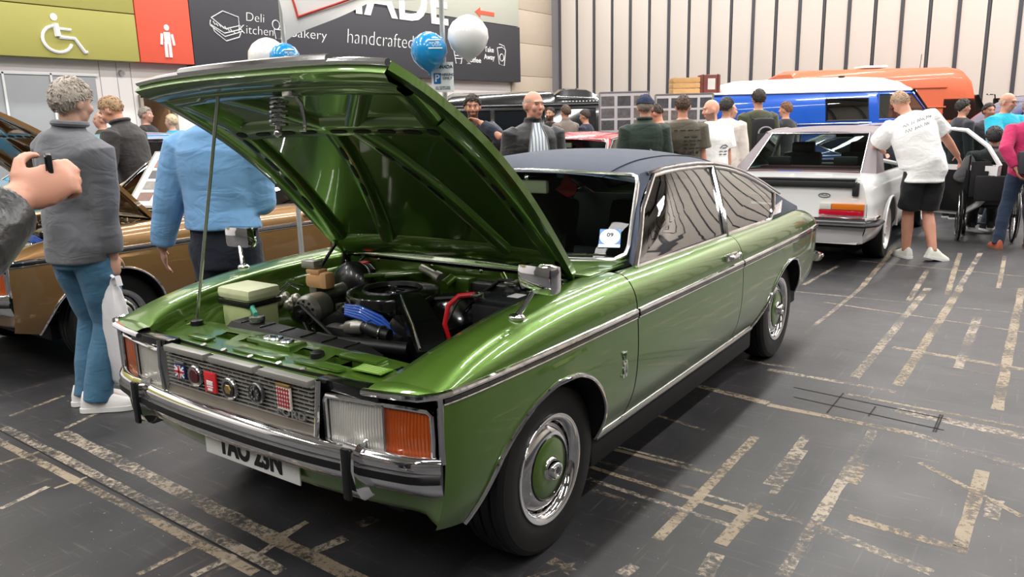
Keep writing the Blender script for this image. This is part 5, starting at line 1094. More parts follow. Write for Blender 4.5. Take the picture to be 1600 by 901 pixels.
# --- figures behind the car
def tag_print(root, K): scribble(root, K, script_rows(-.12, .13, [(1.40, 0)], .004, 2)+script_rows(-.02, .14, [(1.33, 0), (1.29, 0), (1.25, 0), (1.21, 0)], .003, 5)+script_rows(-.12, .14, [(1.16, .02), (1.10, .02)], .020, 8)+[[(-.10+.03*math.cos(a), 1.13+.05*math.sin(a)) for a in [PI*i/6 for i in range(13)]]], mat('print_black', '1b1a17', .8), .040, .004)
stripe = mat('shirt_stripe', 'bcc6d0', .8); _nt = stripe.node_tree; _w = _nt.nodes.new('ShaderNodeTexWave'); _w.inputs['Scale'].default_value = 11; _w.bands_direction = 'X'; _tc = _nt.nodes.new('ShaderNodeTexCoord'); _rp = _nt.nodes.new('ShaderNodeValToRGB')
_rp.color_ramp.elements[0].color = lin('8796a8'); _rp.color_ramp.elements[1].color = lin('dfe3e6'); _rp.color_ramp.elements[0].position = .2; _rp.color_ramp.elements[1].position = .5
_nt.links.new(_tc.outputs['Object'], _w.inputs['Vector']); _nt.links.new(_w.outputs[0], _rp.inputs[0]); _nt.links.new(_rp.outputs[0], _nt.nodes['Principled BSDF'].inputs['Base Color'])
person('person', 'bald man in open black jacket over pale striped shirt, looking right', (-1.42, 3.32, 0), FACE+.25, 1.80, 'c98f79', dict(col='141416', puff=.030, name='jacket', rough=.55, collar=1, shirt=stripe, fold=.006), dark_t, '17171a', dict(style='bald', col='b7a698', crown=.30, th=.003), dict(head=(.35, 0)), .009)
person('person', 'dark bearded man with a hand raised to his mouth behind the bonnet edge', (-2.86, 4.36, 0), FACE+.15, 1.83, 'b57f66', dict(col='1a2130', puff=.022, name='jumper', fold=.005), dark_t, '17171a', dict(style='short', col='2a211c', beard='2b211c', front=.42, th=.014), dict(lh=(.06, -.16, 1.50), lpole=(1, -.2, -.8), head=(-.1, .05)), .010)
person('person', 'man in dark jacket with sandy hair bending over the gold car', (-4.78, 1.76, 0), math.radians(-62), 1.90, 'cf977e', dict(col='231f20', puff=.026, name='jacket', collar=2, rough=.7, shirt=stripe), dark_t, '17171a', dict(style='short', col='9a7d5e', front=.40, th=.008), dict(lean=.22, head=(.1, .30), lh=(.25, -.35, 1.02), rh=(-.22, -.38, 1.02)), .010)
person('person', 'grey haired man in black coat standing in the doorway', (-10.15, 5.02, 0), RIGHT, 1.92, 'c08f7c', dict(col='1a1a1e', puff=.02, name='coat', fold=.006), dark_t, '17171a', dict(style='short', col='8d857c'), {}, .016)
person('person', 'small pale haired figure in turquoise top by the doorway', (-10.30, 5.55, 0), LEFT, 1.80, 'd0a48e', dict(col='1592b8', puff=.03, name='jacket', fold=.006), dark_t, '17171a', dict(style='short', col='cdb99a'), {}, .016)
person('person', 'balding man in dark green top half hidden by the grey fleece', (-9.6, 3.98, 0), LEFT+.5, 1.84, 'c48f7a', dict(col='2a3020', puff=.02, name='jumper'), dark_t, '17171a', dict(style='bald', col='8c8078', crown=.3), {}, .016)
person('person', 'bearded man in black T-shirt in front of the black van', (-5.44, 10.0, 0), FACE-.3, 1.78, 'b4856b', dict(col='111113', sleeve='short', puff=.02, name='t_shirt'), dark_t, '17171a', dict(style='short', col='1c1613', beard='1c1613', th=.006), dict(head=(-.3, 0)), .014)
person('person', 'man in taupe polo shirt standing before the black van', (-5.0, 9.80, 0), LEFT-1.0, 1.80, 'c08f78', dict(col='6d635b', sleeve='short', puff=.03, name='polo_shirt', collar=1), dark_t, '17171a', dict(style='short', col='4d3c30', th=.012), {}, .014, fat=.03)
person('person', 'man in navy top at the end of the black van', (-4.82, 10.2, 0), LEFT-.5, 1.72, 'b98a72', dict(col='1a2236', puff=.02, name='jumper'), dark_t, '17171a', dict(style='short', col='3a2f28'), dict(head=(0, .15)), .014)
def strap(root, K):
    T = K['T']; q = MB(); q.tube([T((.10, -.06, 1.47)), T((.02, .145, 1.36)), T((-.06, .160, 1.20)), T((-.12, .160, 1.05)), T((-.17, .12, .95))], .017, 8, flat=.2); q.build('bag_strap', mat('strap_grey', '9aa0a0', .6), root)
person('person', 'man in dark green fleece and navy cap with a shoulder strap', (-1.40, 5.42, 0), AWAY, 1.78, 'c08b74', dict(col='1b2b22', puff=.038, name='fleece', collar=2), jeans_d, '17171a', dict(style='short', col='7c6f64', cap='1c2740'), dict(head=(-.3, .12)), .010, fat=.04, extras=strap)
person('person', 'man in navy top bending between the cap and the brown T-shirt', (-1.93, 7.10, 0), LEFT-.6, 1.74, 'c2876c', dict(col='20222c', puff=.02, name='jumper'), dark_t, '17171a', dict(style='short', col='3c2d22', th=.006), dict(lean=.1, head=(.1, .4)), .012)
person('person', 'broad man in printed khaki brown T-shirt seen from behind', (-1.22, 6.00, 0), AWAY, 1.79, 'c58a72', dict(col='4d473a', sleeve='short', puff=.040, name='t_shirt', var=.2), jeans_d, '17171a', dict(style='short', col='4b382c', th=.004, beard='4b382c'), dict(head=(-.35, .1)), .010, fat=.05, extras=tag_print)
person('person', 'bald bearded man in white T-shirt with a small back print', (-1.16, 6.75, 0), AWAY+.35, 1.75, 'd39a82', dict(col='efefee', sleeve='short', puff=.038, name='t_shirt', var=.03), dark_t, '17171a', dict(style='none', col='6b5546', beard='6b4f40'), dict(head=(1.25, .15)), .010, fat=.05, extras=lambda r, K: scribble(r, K, [[(.0, 1.20), (.03, 1.235), (.08, 1.24), (.13, 1.215)], [(.03, 1.205), (.10, 1.205)]]+script_rows(-.01, .13, [(1.165, 0), (1.13, 0)], .004, 4), mat('print_black', '1b1a17', .8), .038, .0045))
person('person', 'dark haired person in cream raglan top next to the white T-shirt', (-1.36, 7.75, 0), AWAY-.2, 1.78, 'a87a62', dict(col='d6cdc4', puff=.028, name='raglan_top'), dark_t, '17171a', dict(style='short', col='2a2320', th=.014), dict(head=(-.6, .1)), .012)
person('person', 'balding man in light olive top beside the backpack wearer', (-1.85, 9.3, 0), RIGHT, 1.74, 'c6937d', dict(col='6d7048', puff=.02, name='top'), dark_t, '17171a', dict(style='bald', col='84786e', crown=.3), {}, .013)
def backpack(root, K):
    T = K['T']; q = MB(); q.box(T((0, .235, 1.20)), (.29, .17, .46), .07); bp_ = q.build('backpack', mat('pack_black', '17171a', .7, bump=.2), root)
    q = MB(); q.box(T((0, .325, 1.12)), (.22, .05, .22), .03); q.build('pack_pocket', mat('pack_grey', '232327', .7), bp_)
    q = MB(); q.tube([T((.09*math.cos(a), .345, 1.22+.08*math.sin(a))) for a in [PI*i/10 for i in range(11)]], .012, 6); q.build('pack_piping', mat('pack_piping', '85858a', .6), bp_)
    for k in (1, -1): q = MB(); q.tube([T((k*.10, .16, 1.40)), T((k*.125, .06, 1.475)), T((k*.125, -.06, 1.45)), T((k*.13, -.14, 1.30))], .022, 8, flat=.3); q.build('pack_strap', mat('pack_black', '17171a'), bp_)
person('person', 'tall man in olive jumper wearing a black backpack', (-1.28, 8.80, 0), AWAY, 1.90, 'b98770', dict(col='3f4230', puff=.03, name='jumper'), jeans_b, '17171a', dict(style='short', col='2f261f', th=.012), {}, .011, extras=backpack)
person('person', 'ginger haired person in black top right of the backpack', (-1.30, 10.2, 0), AWAY+.6, 1.74, 'c58e76', dict(col='17181b', puff=.02, name='jumper'), dark_t, '17171a', dict(style='short', col='6e4a33'), dict(head=(.2, 0)), .013)
person('person', 'dark haired man looking right under the raised dark blue bonnet', (1.03, 10.75, 0), RIGHT, 1.70, 'c08a72', dict(col='20222a', puff=.02, name='jumper'), dark_t, '17171a', dict(style='short', col='241d19', th=.016), {}, .013)
def chest_print(root, K):
    T = K['T']; p = T((.075, -.158, 1.33)); u_ = (T((.075, -.158, 1.38))-p).normalized(); q = MB()
    for i in range(4): q.ell(p+Vector((-.035+.022*i, -.008, .004*math.sin(i*2))), (.013, .004, .016))
    q.ell(p+Vector((0, -.008, -.014)), (.05, .004, .010)); q.build('chest_logo', mat('print_white', 'ececec', .7), root)
person('person', 'bald man with glasses in turquoise T-shirt facing the camera', (1.60, 9.65, 0), FACE+.25, 1.76, 'c98d76', dict(col='12a3bd', sleeve='short', puff=.035, name='t_shirt', var=.05), jeans_d, '17171a', dict(style='bald', col='b39c8c', crown=.25, th=.003, glasses=1), dict(head=(.30, .15), lh=(.02, -.30, 1.16), rh=(-.04, -.30, 1.14), lpole=(1, .3, -.4), rpole=(-1, .3, -.4), lhand=((-.6, -.6, .2), (.4, -.7, .5), 1, .5), rhand=((.6, -.6, .2), (-.4, -.7, .5), -1, .5)), .010, fat=.05, extras=chest_print)
person('person', 'dark haired head behind the turquoise T-shirt man', (1.33, 11.05, 0), FACE, 1.64, 'a8745c', dict(col='2a2a30', puff=.02, name='jumper'), dark_t, '17171a', dict(style='short', col='221a16'), {}, .015)
# --- wheelchair and its rider, companion in pink
person('person', 'wheelchair rider in charcoal hooded top seen from behind', (1.56, 8.78, 0), math.radians(188), 1.74, 'b98770', dict(col='4a4a4c', puff=.040, name='hooded_top', collar=2), dict(col='1b1b1f'), '1b1b1d', dict(style='short', col='1c1a1b', nape=-.85, th=.020),
    dict(drop=.40, lf=(.11, -.52, .14), rf=(-.11, -.52, .14), lh=(.26, -.20, .72), rh=(-.26, -.20, .72), lkpole=(0, -1, .8), rkpole=(0, -1, .8), lean=-.02, head=(0, .12)), .010, fat=.04)
person('person', 'person in pink top and blue jeans with a grey shoulder bag', (1.93, 8.22, 0), AWAY-.3, 1.66, 'c98f79', dict(col='b8285c', puff=.024, name='top', hem=.86), dict(jeans_d, w=1.0), 'a7573f', dict(style='short', col='8a6a50', nape=-.9, th=.02),
    dict(lf=(.24, .10, .085), rf=(-.15, -.05, .085), lh=(.16, .20, .97), lpole=(1, .5, 0), lean=.08, sole='8a5a40'), .010,
    extras=lambda r, K: (MB().box(K['T']((-.02, .20, 1.03)), (.34, .12, .26), .05).build('shoulder_bag', mat('bag_grey', '37353a', .7, bump=.2), r), MB().tube([K['WR'][1]+Vector((.028*math.cos(a), .0, .028*math.sin(a))) for a in [2*PI*i/14 for i in range(14)]], .006, 6, closed=True).build('wrist_watch', mat('watch_red', '6c1430', .5), r)))
def wheelchair():
    r = thing('wheelchair', 'black folding wheelchair with spoked wheels beside the open white door', 'wheelchair', (1.56, 8.80, 0), math.radians(188))
    met = mat('chair_metal', '2a2a2c', .3, .8); cv = mat('chair_canvas', '151517', .8)
    q = MB(); q.box((0, -.02, .49), (.44, .42, .04), .012); q.build('seat', cv, r); q = MB(); q.box((0, .235, .74), (.44, .035, .42), .012); q.build('backrest', cv, r)
    q = MB(); q.box((0, .30, .64), (.34, .10, .30), .03); q.build('rear_bag', mat('pack_black', '17171a'), r)
    for s in (1, -1):
        q = MB(); q.tube([(s*.24, .24, .30), (s*.24, .24, 1.0), (s*.24, .34, 1.03)], .012, 8); q.tube([(s*.24, .24, .50), (s*.24, -.24, .50), (s*.20, -.42, .15), (s*.16, -.55, .12)], .012, 8); q.tube([(s*.24, .2, .72), (s*.24, -.16, .72), (s*.24, -.20, .50)], .012, 8); q.tube([(s*.24, .2, .30), (s*.24, -.3, .30)], .011, 8); q.build('frame', met, r)
        q = MB(); q.tube([(s*.28, .12+.30*math.cos(a), .305+.30*math.sin(a)) for a in [2*PI*k/36 for k in range(36)]], .014, 8, closed=True); wh = q.build('large_wheel', rubber, r)
        q = MB(); q.tube([(s*.31, .12+.26*math.cos(a), .305+.26*math.sin(a)) for a in [2*PI*k/36 for k in range(36)]], .008, 8, closed=True); q.build('push_rim', chrome_soft, wh)
        q = MB()
        for k in range(12): a = 2*PI*k/12; q.tube([(s*.28, .12, .305), (s*.28, .12+.29*math.cos(a), .305+.29*math.sin(a))], .003, 5)
        q.build('spokes', chrome_soft, wh); q = MB(); q.cyl((s*.25, .12, .305), (s*.32, .12, .305), .025, n=12); q.build('wheel_hub', met, wh)
        q = MB(); q.lathe([(-.02, .05), (-.02, .085), (0, .09), (.02, .085), (.02, .05)], (s*.20, -.36, .092), 'x', 20); q.build('caster', rubber, r)
    q = MB(); q.box((0, -.55, .12), (.30, .14, .015), .004); q.build('footrest', met, r)
wheelchair()
# ------------------------------------------------------------------ the other coupes
def other(name, label, loc, rz, col, metal, opened, detail, seat='3a3a3c', sc=1.0, vin=None):
    r = thing(name, label, 'car', loc, rz); r.scale = (sc, sc, sc)
    p = mat('paint_'+name, col, .32, metal, 1.0, var=.03); make_coupe(r, {'paint': p, 'under': p, 'seat': mat('seat_'+name, seat, .7), 'disc': chrome_soft}, opened, bool(opened and detail), detail, vin); return r
gold = other('gold_coupe', 'gold metallic coupe with raised bonnet parked left of the green one', (-3.63, .38, 0), 0, '8c6a42', .55, True, True, '8a4a1c')
other('light_blue_car', 'light blue car seen between the grey fleece and the bending man', (-6.6, .9, 0), 0, '3f9fc6', .1, False, False, sc=1.10)
other('red_car', 'bright red car parked behind the bald man', (-3.02, 5.45, 0), math.radians(3), 'b3142c', .1, False, False)
other('dark_blue_car', 'dark blue car with raised bonnet behind the turquoise T-shirt', (1.25, 12.75, 0), math.radians(120), '142a63', .3, True, False)
# photo sheet display in the gold car's screen
sh = thing('photo_board', 'white board of small photographs propped on the gold car windscreen', 'display board', (-3.18, 1.12, .98), math.radians(24))
Rb = Matrix.Rotation(math.radians(34), 3, 'X')
MB().box(Rb@Vector((0, 0, .25)) if 0 else Vector((0, .16, .20)), (.78, .012, .56), .003, Matrix.Rotation(math.radians(-48), 3, 'X')).build('board_sheet', mat('sheet_white', 'ecebe8', .5), sh)
RB = Matrix.Rotation(math.radians(-48), 3, 'X'); oB = Vector((0, .16, .20)); pcols = ['6d4a3c', '8a6a5a', '4d443f', '9a5f4a', '3f3a3a', '7d7772']
MB().box(oB, (.82, .008, .60), .003, RB).build('board_backing', mat('sheet_grey', '8d8c86', .5), sh)
for i in range(5):
    for j in range(4):
        MB().box(oB+RB@Vector((-.28+.14*i, -.008, -.19+.115*j)), (.115, .003, .085), 0, RB).build('photo_print', mat('print_%d' % ((i*3+j*5) % 6), pcols[(i*3+j*5) % 6], .4, var=.5, vscale=40), sh, smooth=False)
# ------------------------------------------------------------------ white saloon seen from the rear
def white_saloon():
    r = thing('white_saloon', 'white saloon with grey roof and black boot spoiler seen from behind', 'car', (-.07, 5.95, 0)); P = mat('paint_white', 'e6e6e6', .3, 0, 1.0); V = mat('vinyl_taupe', '6b6266', .5, bump=.2, bscale=300)
    def B(mb, n, m, par=None, **k): return mb.build(n, m, par or r, **k)
    Wd = cur([(0, .80), (.15, .835), (.6, .86), (2.2, .875), (4.0, .85), (4.5, .78)]); ZB = cur([(0, .905), (.5, .925), (1.2, .92), (3.4, .90), (4.5, .78)])
    off = cur([(.24, -.09), (.34, -.03), (.45, 0), (.68, .0), (.72, -.012), (.85, -.04), (.93, -.085)]); ax = .98; fx = 3.72
    def zb(y):
        for c in (ax, fx):
            if abs(y-c) < .36: return max(.27, .31+math.sqrt(.36**2-(y-c)**2))
        return .27
    for s in (1, -1):
        rng = [(0, 2.02), (2.03, 3.05), (3.06, 4.5)] if s > 0 else [(0, 4.5)]
        for (y0, y1), nm in zip(rng, ('rear_quarter', 'door', 'front_fender')):
            if s > 0 and nm == 'door': continue
            ys = sorted(set([lerp(y0, y1, i/30) for i in range(31)]+[c+.36*math.cos(PI*k/20) for c in (ax, fx) for k in range(21) if y0 < c+.36*math.cos(PI*k/20) < y1]))
            q = MB(); q.grid([[(s*(Wd(y)+off(lerp(zb(y), ZB(y), i/16)/ZB(y)*.93)), y, lerp(zb(y), ZB(y), i/16)) for i in range(17)]+[(s*(Wd(y)-.13), y, ZB(y)+.004)] for y in ys]); pn = B(q, nm, P, ang=50)
        for c in (ax, fx):
            q = MB(); q.tube([(s*(Wd(c)+.004), c+.36*math.cos(PI*k/20), .31+.36*math.sin(PI*k/20)) for k in range(21)], .012, 8); B(q, 'arch_lip', P)
            q = MB(); q.lathe([(-.09, .20), (-.10, .30), (-.07, .318), (.07, .318), (.10, .30), (.095, .225)], (s*.74, c, .318), 'x', 40, s); wh = B(q, 'wheel', rubber)
            q = MB(); q.lathe([(.02, .06), (.03, .17), (.09, .215), (.098, .225), (.085, .228)], (s*.74, c, .318), 'x', 40, s); B(q, 'rim', mat('rim_white', 'dcdcda', .35, .3), wh)
            for k in range(12):
                a = 2*PI*k/12; q = MB(); q.box(Vector((s*.80, c+.115*math.cos(a), .318+.115*math.sin(a))), (.018, .17, .016), .004, Matrix.Rotation(a, 3, 'X')); B(q, 'wheel_spoke', mat('rim_white', 'dcdcda'), wh)
        q = MB(); q.box((s*.45, 2.2, .26), (.5, 3.4, .1)); B(q, 'underside', under_m, smooth=False)
    q = MB(); q.box((0, 2.3, .45), (1.45, 1.9, .36)); B(q, 'cabin_tub', under_m, smooth=False)
    # tail
    q = MB(); q.grid([[(lerp(-1, 1, k/20)*(Wd(0)+off(z)-.004), -.015*(1-(k/10-1)**4), z) for k in range(21)] for z in (.27, .36, .45, .55, .68, .80, .88, .91)]); B(q, 'tail_panel', P, ang=50)
    q = MB(); q.grid([[(lerp(-1, 1, k/12)*(Wd(y)-.125), y, ZB(y)+.004+.012*(1-(k/6-1)**2)) for k in range(13)] for y in (0, .1, .25, .4, .55, .68)]); boot = B(q, 'boot_lid', P, ang=50)
    q = MB(); q.box((0, .03, .905), (1.36, .12, .028), .010); q.box((0, -.022, .860), (1.40, .05, .065), .014); sp = B(q, 'boot_spoiler', mat('spoiler_black', '1b1b1e', .5), boot)
    for s in (1, -1): q = MB(); q.box((s*.69, -.018, .815), (.06, .055, .13), .012); B(q, 'spoiler_end', mat('spoiler_black', '1b1b1e'), boot)
    q = MB(); q.tube([(.40+.055*math.cos(a), -.020, .752+.020*math.sin(a)) for a in [2*PI*i/20 for i in range(20)]], .004, 6, closed=True); q.tube([(.37, -.021, .752), (.385, -.021, .760), (.40, -.021, .748), (.415, -.021, .758), (.43, -.021, .750)], .003, 5); B(q, 'boot_badge', mat('letters_grey', '55575c', .4), boot)
    for s in (1, -1):
        q = MB(); q.box((s*.57, -.022, .585), (.42, .04, .055), .006); tlmp = B(q, 'tail_lamp', mat('lamp_red', 'b0122a', .2, coat=.6))
        q = MB(); q.box((s*.63, -.024, .645), (.30, .04, .06), .006); B(q, 'lamp_amber', mat('lamp_amber', 'd0701a', .25, coat=.6), tlmp); q = MB(); q.box((s*.42, -.024, .645), (.11, .04, .06), .006); B(q, 'lamp_reverse', mat('lamp_clear', 'c9c4bd', .3, coat=.5), tlmp)
    q = MB(); q.tube([(.86, .35, .47), (.865, .06, .47), (.80, -.07, .47), (0, -.09, .47), (-.80, -.07, .47), (-.865, .06, .47), (-.86, .35, .47)], .055, 12, flat=.45); bm_ = B(q, 'rear_bumper', mat('bumper_black', '1a1a1d', .45))
    q = MB(); q.tube([(.86, .30, .525), (.862, .06, .525), (.80, -.065, .525), (0, -.085, .525), (-.80, -.065, .525), (-.862, .06, .525)], .018, 8); B(q, 'bumper_chrome', chrome, bm_)
    q = MB(); q.grid([[(lerp(-.78, .78, k/10), -.02-.03*(1-(k/5-1)**4)+dy, z) for k in range(11)] for dy, z in ((0, .45), (0, .36), (.03, .28))]); B(q, 'rear_apron', mat('apron_grey', 'c9c9cb', .4, coat=.5), ang=50)
    # greenhouse
    def gh(y, sgn, top): return (sgn*(.755 if not top else .60), y, .925 if not top else 1.36)
    q = MB(); q.grid([[(lerp(-1, 1, k/14)*w_, y, z+.03*(1-abs(k/7-1)**2.4)) for k in range(15)] for y, z, w_ in ((1.30, 1.315, .60), (1.38, 1.340, .61), (1.7, 1.362, .62), (2.2, 1.37, .62), (2.55, 1.35, .60), (2.72, 1.31, .58))]); B(q, 'roof', V, ang=50)
    c = [(-.60, .62, .925), (.60, .62, .925), (.54, 1.30, 1.325), (-.54, 1.30, 1.325)]
    q = MB(); q.grid([[Vector(c[0]).lerp(Vector(c[1]), t), Vector(c[3]).lerp(Vector(c[2]), t)] for t in (0, .25, .5, .75, 1)]); rw = B(q, 'rear_window', glass_ws)
    q = MB(); q.tube([c[0], c[1], c[2], c[3]], .012, 8, closed=True); B(q, 'window_surround', chrome_soft, rw)
    for s in (1, -1):
        q = MB(); q.grid([[(s*.755, .60, .925), (s*.61, 1.30, 1.335)], [(s*.60, .62, .925), (s*.54, 1.30, 1.325)]]); q.grid([[(s*.755, .60, .925), (s*.612, 1.30, 1.33)], [(s*.76, 1.02, .93), (s*.614, 1.50, 1.35)]]); B(q, 'rear_pillar', V)
        q = MB(); q.grid([[(s*.758, 1.02, .93), (s*.612, 1.50, 1.34)], [(s*.758, 2.0, .93), (s*.615, 2.0, 1.355)]]); B(q, 'side_window', glass_car)
        q = MB(); q.tube([(s*.758, 2.02, .93), (s*.615, 2.02, 1.36)], .025, 8); q.tube([(s*.72, 3.15, .92), (s*.585, 2.68, 1.32)], .028, 8); q.tube([(s*.61, 1.32, 1.335), (s*.62, 1.7, 1.365), (s*.62, 2.2, 1.372), (s*.59, 2.68, 1.325)], .016, 8); B(q, 'window_post', chrome_soft)
    q = MB(); q.grid([[(-.72, 3.15, .92), (-.58, 2.70, 1.315)], [(.72, 3.15, .92), (.58, 2.70, 1.315)]]); B(q, 'windscreen', glass_ws)
    q = MB(); q.box((0, .78, .915), (1.2, .42, .07), .03); q.box((0, 1.02, .93), (1.15, .12, .10), .04); B(q, 'parcel_shelf', mat('shelf_maroon', '43262a', .8))
    q = MB(); q.box((0, 2.95, .82), (1.4, .3, .16), .05); B(q, 'dashboard', black_mt)
    for s in (1, -1): q = MB(); q.box((s*.34, 1.95, .85), (.46, .12, .48), .05); q.box((s*.34, 1.98, 1.14), (.28, .09, .14), .035); B(q, 'front_seat', seat_m)
    for s in (1, -1): q = MB(); q.box((s*.36, 1.05, 1.02), (.26, .07, .12), .03); B(q, 'rear_headrest', seat_m)
    q = MB(); q.box((0, 2.62, 1.27), (.22, .03, .05), .01); B(q, 'cabin_mirror', black_mt)
    MB().box((-.12, .585, .94), (.26, .003, .022)).build('screen_sticker', mat('sticker_royal', '2c4fb0', .5), r, smooth=False)
    q = MB(); q.grid([[(lerp(-1, 1, k/10)*(Wd(y)-.12), y, ZB(y)+.004+.02*(1-(k/5-1)**2)) for k in range(11)] for y in (3.15, 3.6, 4.0, 4.3, 4.5)]); B(q, 'bonnet', P, ang=50); q = MB(); q.grid([[(lerp(-.78, .78, k/8), 4.5, z) for k in range(9)] for z in (.3, .5, .78)]); B(q, 'nose_panel', P)
    # open driver's door, hinged at the front edge
    hinge = Vector((.87, 3.05, 0)); a = math.radians(62); Rd = Matrix.Rotation(a, 3, 'Z')
    def D(x, y, z): return hinge+Rd@Vector((x, -y, z))
    q = MB(); out = [(0, .30), (.62, .30), (.80, .42), (.92, .56), (.99, .70), (1.0, .90), (0, .90)]
    q.prism([D(0, y, z) for y, z in out], Rd@Vector((-.07, 0, 0))); dr = B(q, 'door', P, ang=30)
    q = MB(); q.prism([D(-.072, y, z) for y, z in [(.06, .34), (.60, .34), (.76, .46), (.88, .62), (.90, .84), (.06, .84)]], Rd@Vector((-.02, 0, 0))); B(q, 'door_trim', black_mt, dr)
    q = MB(); q.tube([D(-.03, 1.0, .90), D(-.06, .86, 1.12), D(-.09, .60, 1.31), D(-.10, .40, 1.33), D(-.04, .0, .92)], .026, 8); B(q, 'door_frame', P, dr)
    q = MB(); q.add([D(-.03, 1.0, .90), D(-.06, .86, 1.12), D(-.09, .60, 1.31), D(-.10, .40, 1.33), D(-.04, .0, .92)], [(0, 1, 2, 3, 4)]); B(q, 'door_glass', glass_car, dr)
    q = MB(); q.box(D(-.10, .80, .72), (.02, .14, .05), .008, Rd); B(q, 'pull_handle', chrome_soft, dr)
white_saloon()
# ------------------------------------------------------------------ vans behind: local x runs along the side (left to right in view), -y faces the viewer
def van_frame(name, label, cat, loc): return thing(name, label, cat, loc, math.radians(35.2))
def blue_van():
    r = van_frame('blue_van', 'bright blue van with white high roof and side windows', 'van', (-1.62, 12.85, 0)); P = mat('paint_van_blue', '0d4fb0', .25, .1, 1.0); Wt = mat('van_white', 'e9e7e3', .4, coat=.5)
    def B(mb, n, m, par=None, **k): return mb.build(n, m, par or r, **k)
    # side section (y outward, z) along x
    sec = [(.0, .35), (-.03, .6), (-.04, 1.05), (-.03, 1.35), (.0, 1.60), (.05, 1.80), (.12, 1.93)]
    def wall(x0, x1, lo, hi, nm, m, d=0.0):
        zz = np.linspace(lo, hi, 8); f = cur([(z, y) for y, z in sec]); q = MB(); q.grid([[(x, f(z)-d, z) for x in np.linspace(x0, x1, 6)] for z in zz]); return B(q, nm, m, ang=50)
    wall(-2.45, 2.25, .35, 1.40, 'side_panel', P); wall(-2.45, .30, 1.40, 1.93, 'upper_panel', P); wall(.30, 1.10, 1.80, 1.93, 'header_panel', P); wall(1.08, 1.28, 1.40, 1.93, 'door_pillar', P); wall(1.10, 2.0, 1.86, 1.93, 'cab_header', P)
    wall(.34, 1.08, 1.42, 1.79, 'side_window', glass_car, .004)
    q = MB(); q.add([(1.30, 0, 1.42), (2.24, 0, 1.42), (1.88, .06, 1.86), (1.30, .06, 1.86)], [(0, 1, 2, 3)]); B(q, 'cab_window', glass_car)
    q = MB(); q.tube([(1.28, -.01, 1.41), (2.26, -.01, 1.41), (1.90, .05, 1.87), (1.28, .05, 1.87)], .022, 8, closed=True); B(q, 'cab_window_frame', P)
    q = MB(); q.tube([(.32, -.025, 1.41), (1.09, -.025, 1.41), (1.09, .04, 1.80), (.32, .04, 1.80)], .014, 8, closed=True); B(q, 'window_rubber', rubber)
    for z, m, rr in ((1.36, chrome_soft, .010), (1.28, chrome_soft, .008), (1.10, Wt, .022)): q = MB(); q.tube([(-2.42, -.045, z), (2.3, -.045, z)], rr, 6); B(q, 'side_strip', m)
    q = MB(); q.box((0, 1.86, 1.14), (4.7, .05, 1.56)); q.box((-2.45, .93, 1.14), (.05, 1.8, 1.56)); B(q, 'far_side', mat('van_inner', '20262e', .8))
    # nose and screen
    q = MB(); q.grid([[(x, y, z) for y in (.0, .5, 1.4, 1.86)] for x, z in ((2.25, .35), (2.78, .45), (2.80, .90), (2.74, 1.12), (2.30, 1.40))]); B(q, 'nose', P, ang=50)
    for y in (0, 1.86): q = MB(); q.add([(2.25, y, .35), (2.78, y, .45), (2.80, y, .90), (2.74, y, 1.12), (2.25, y, 1.40)], [(0, 1, 2, 3, 4)]); B(q, 'nose_side', P)
    q = MB(); q.grid([[(2.32, y, 1.41), (1.92, y, 1.93)] for y in (.04, .5, 1.0, 1.4, 1.82)]); B(q, 'windscreen', glass_ws); q = MB(); q.tube([(2.32, .02, 1.41), (1.92, .05, 1.93), (1.92, 1.81, 1.93), (2.32, 1.84, 1.41)], .022, 8, closed=True); B(q, 'screen_frame', black_gl)
    # roofs
    q = MB(); rows = []
    for x, h, in ((-1.55, .0), (-1.50, .10), (-1.38, .19), (-1.15, .245), (0, .27), (1.0, .275), (1.45, .25), (1.75, .17), (1.90, .07), (1.96, 0)):
        rows.append([(x, y, 1.93+h*k_) for y, k_ in ((.08, 0), (.12, .55), (.24, .88), (.5, 1), (.93, 1.05), (1.36, 1), (1.62, .88), (1.74, .55), (1.80, 0))])
    q.grid(rows); hr = B(q, 'high_roof', Wt, ang=60)
    q = MB(); q.box((.7, .35, 2.205), (.10, .08, .03), .01); B(q, 'roof_vent', black_mt, hr)
    q = MB(); q.box((-2.02, .93, 1.94), (.90, 1.74, .04), .01); B(q, 'low_roof', Wt); q = MB(); q.tube([(-2.45, .10, 1.93), (1.95, .10, 1.93)], .016, 8); B(q, 'gutter', Wt)
    for x in (-1.5, 2.0):
        q = MB(); q.lathe([(-.1, .2), (-.1, .31), (.1, .31), (.1, .2), (.09, .001)], (x, .10, .33), 'y', 28, -1); B(q, 'wheel', rubber)
    # things on the low roof
    M_ = Matrix.Translation((-1.62, 12.85, 0))@Matrix.Rotation(math.radians(35.2), 4, 'Z')
    cr = thing('wooden_crate', 'open pale wooden crate on the blue van roof', 'crate', M_@Vector((-2.20, .50, 1.962)), math.radians(35.2)); wm = mat('crate_pine', 'b48c5c', .7, var=.2, vscale=12)
    for z in (.05, .15, .25): 
        for y in (-.2, .2): MB().box((0, y, z), (.50, .02, .085), .004).build('side_slat', wm, cr)
        for x in (-.24, .24): MB().box((x, 0, z), (.02, .38, .085), .004).build('end_slat', wm, cr)
    MB().box((0, 0, .008), (.48, .40, .015)).build('base_board', wm, cr, smooth=False)
    for x in (-.22, .22): MB().box((x, -.185, .15), (.035, .03, .30), .004).build('corner_post', wm, cr)
    su = thing('suitcase', 'old red brown suitcase beside the crate on the van roof', 'suitcase', M_@Vector((-1.75, .45, 1.962)), math.radians(35.2)); lm = mat('case_leather', '6b352c', .5, var=.15)
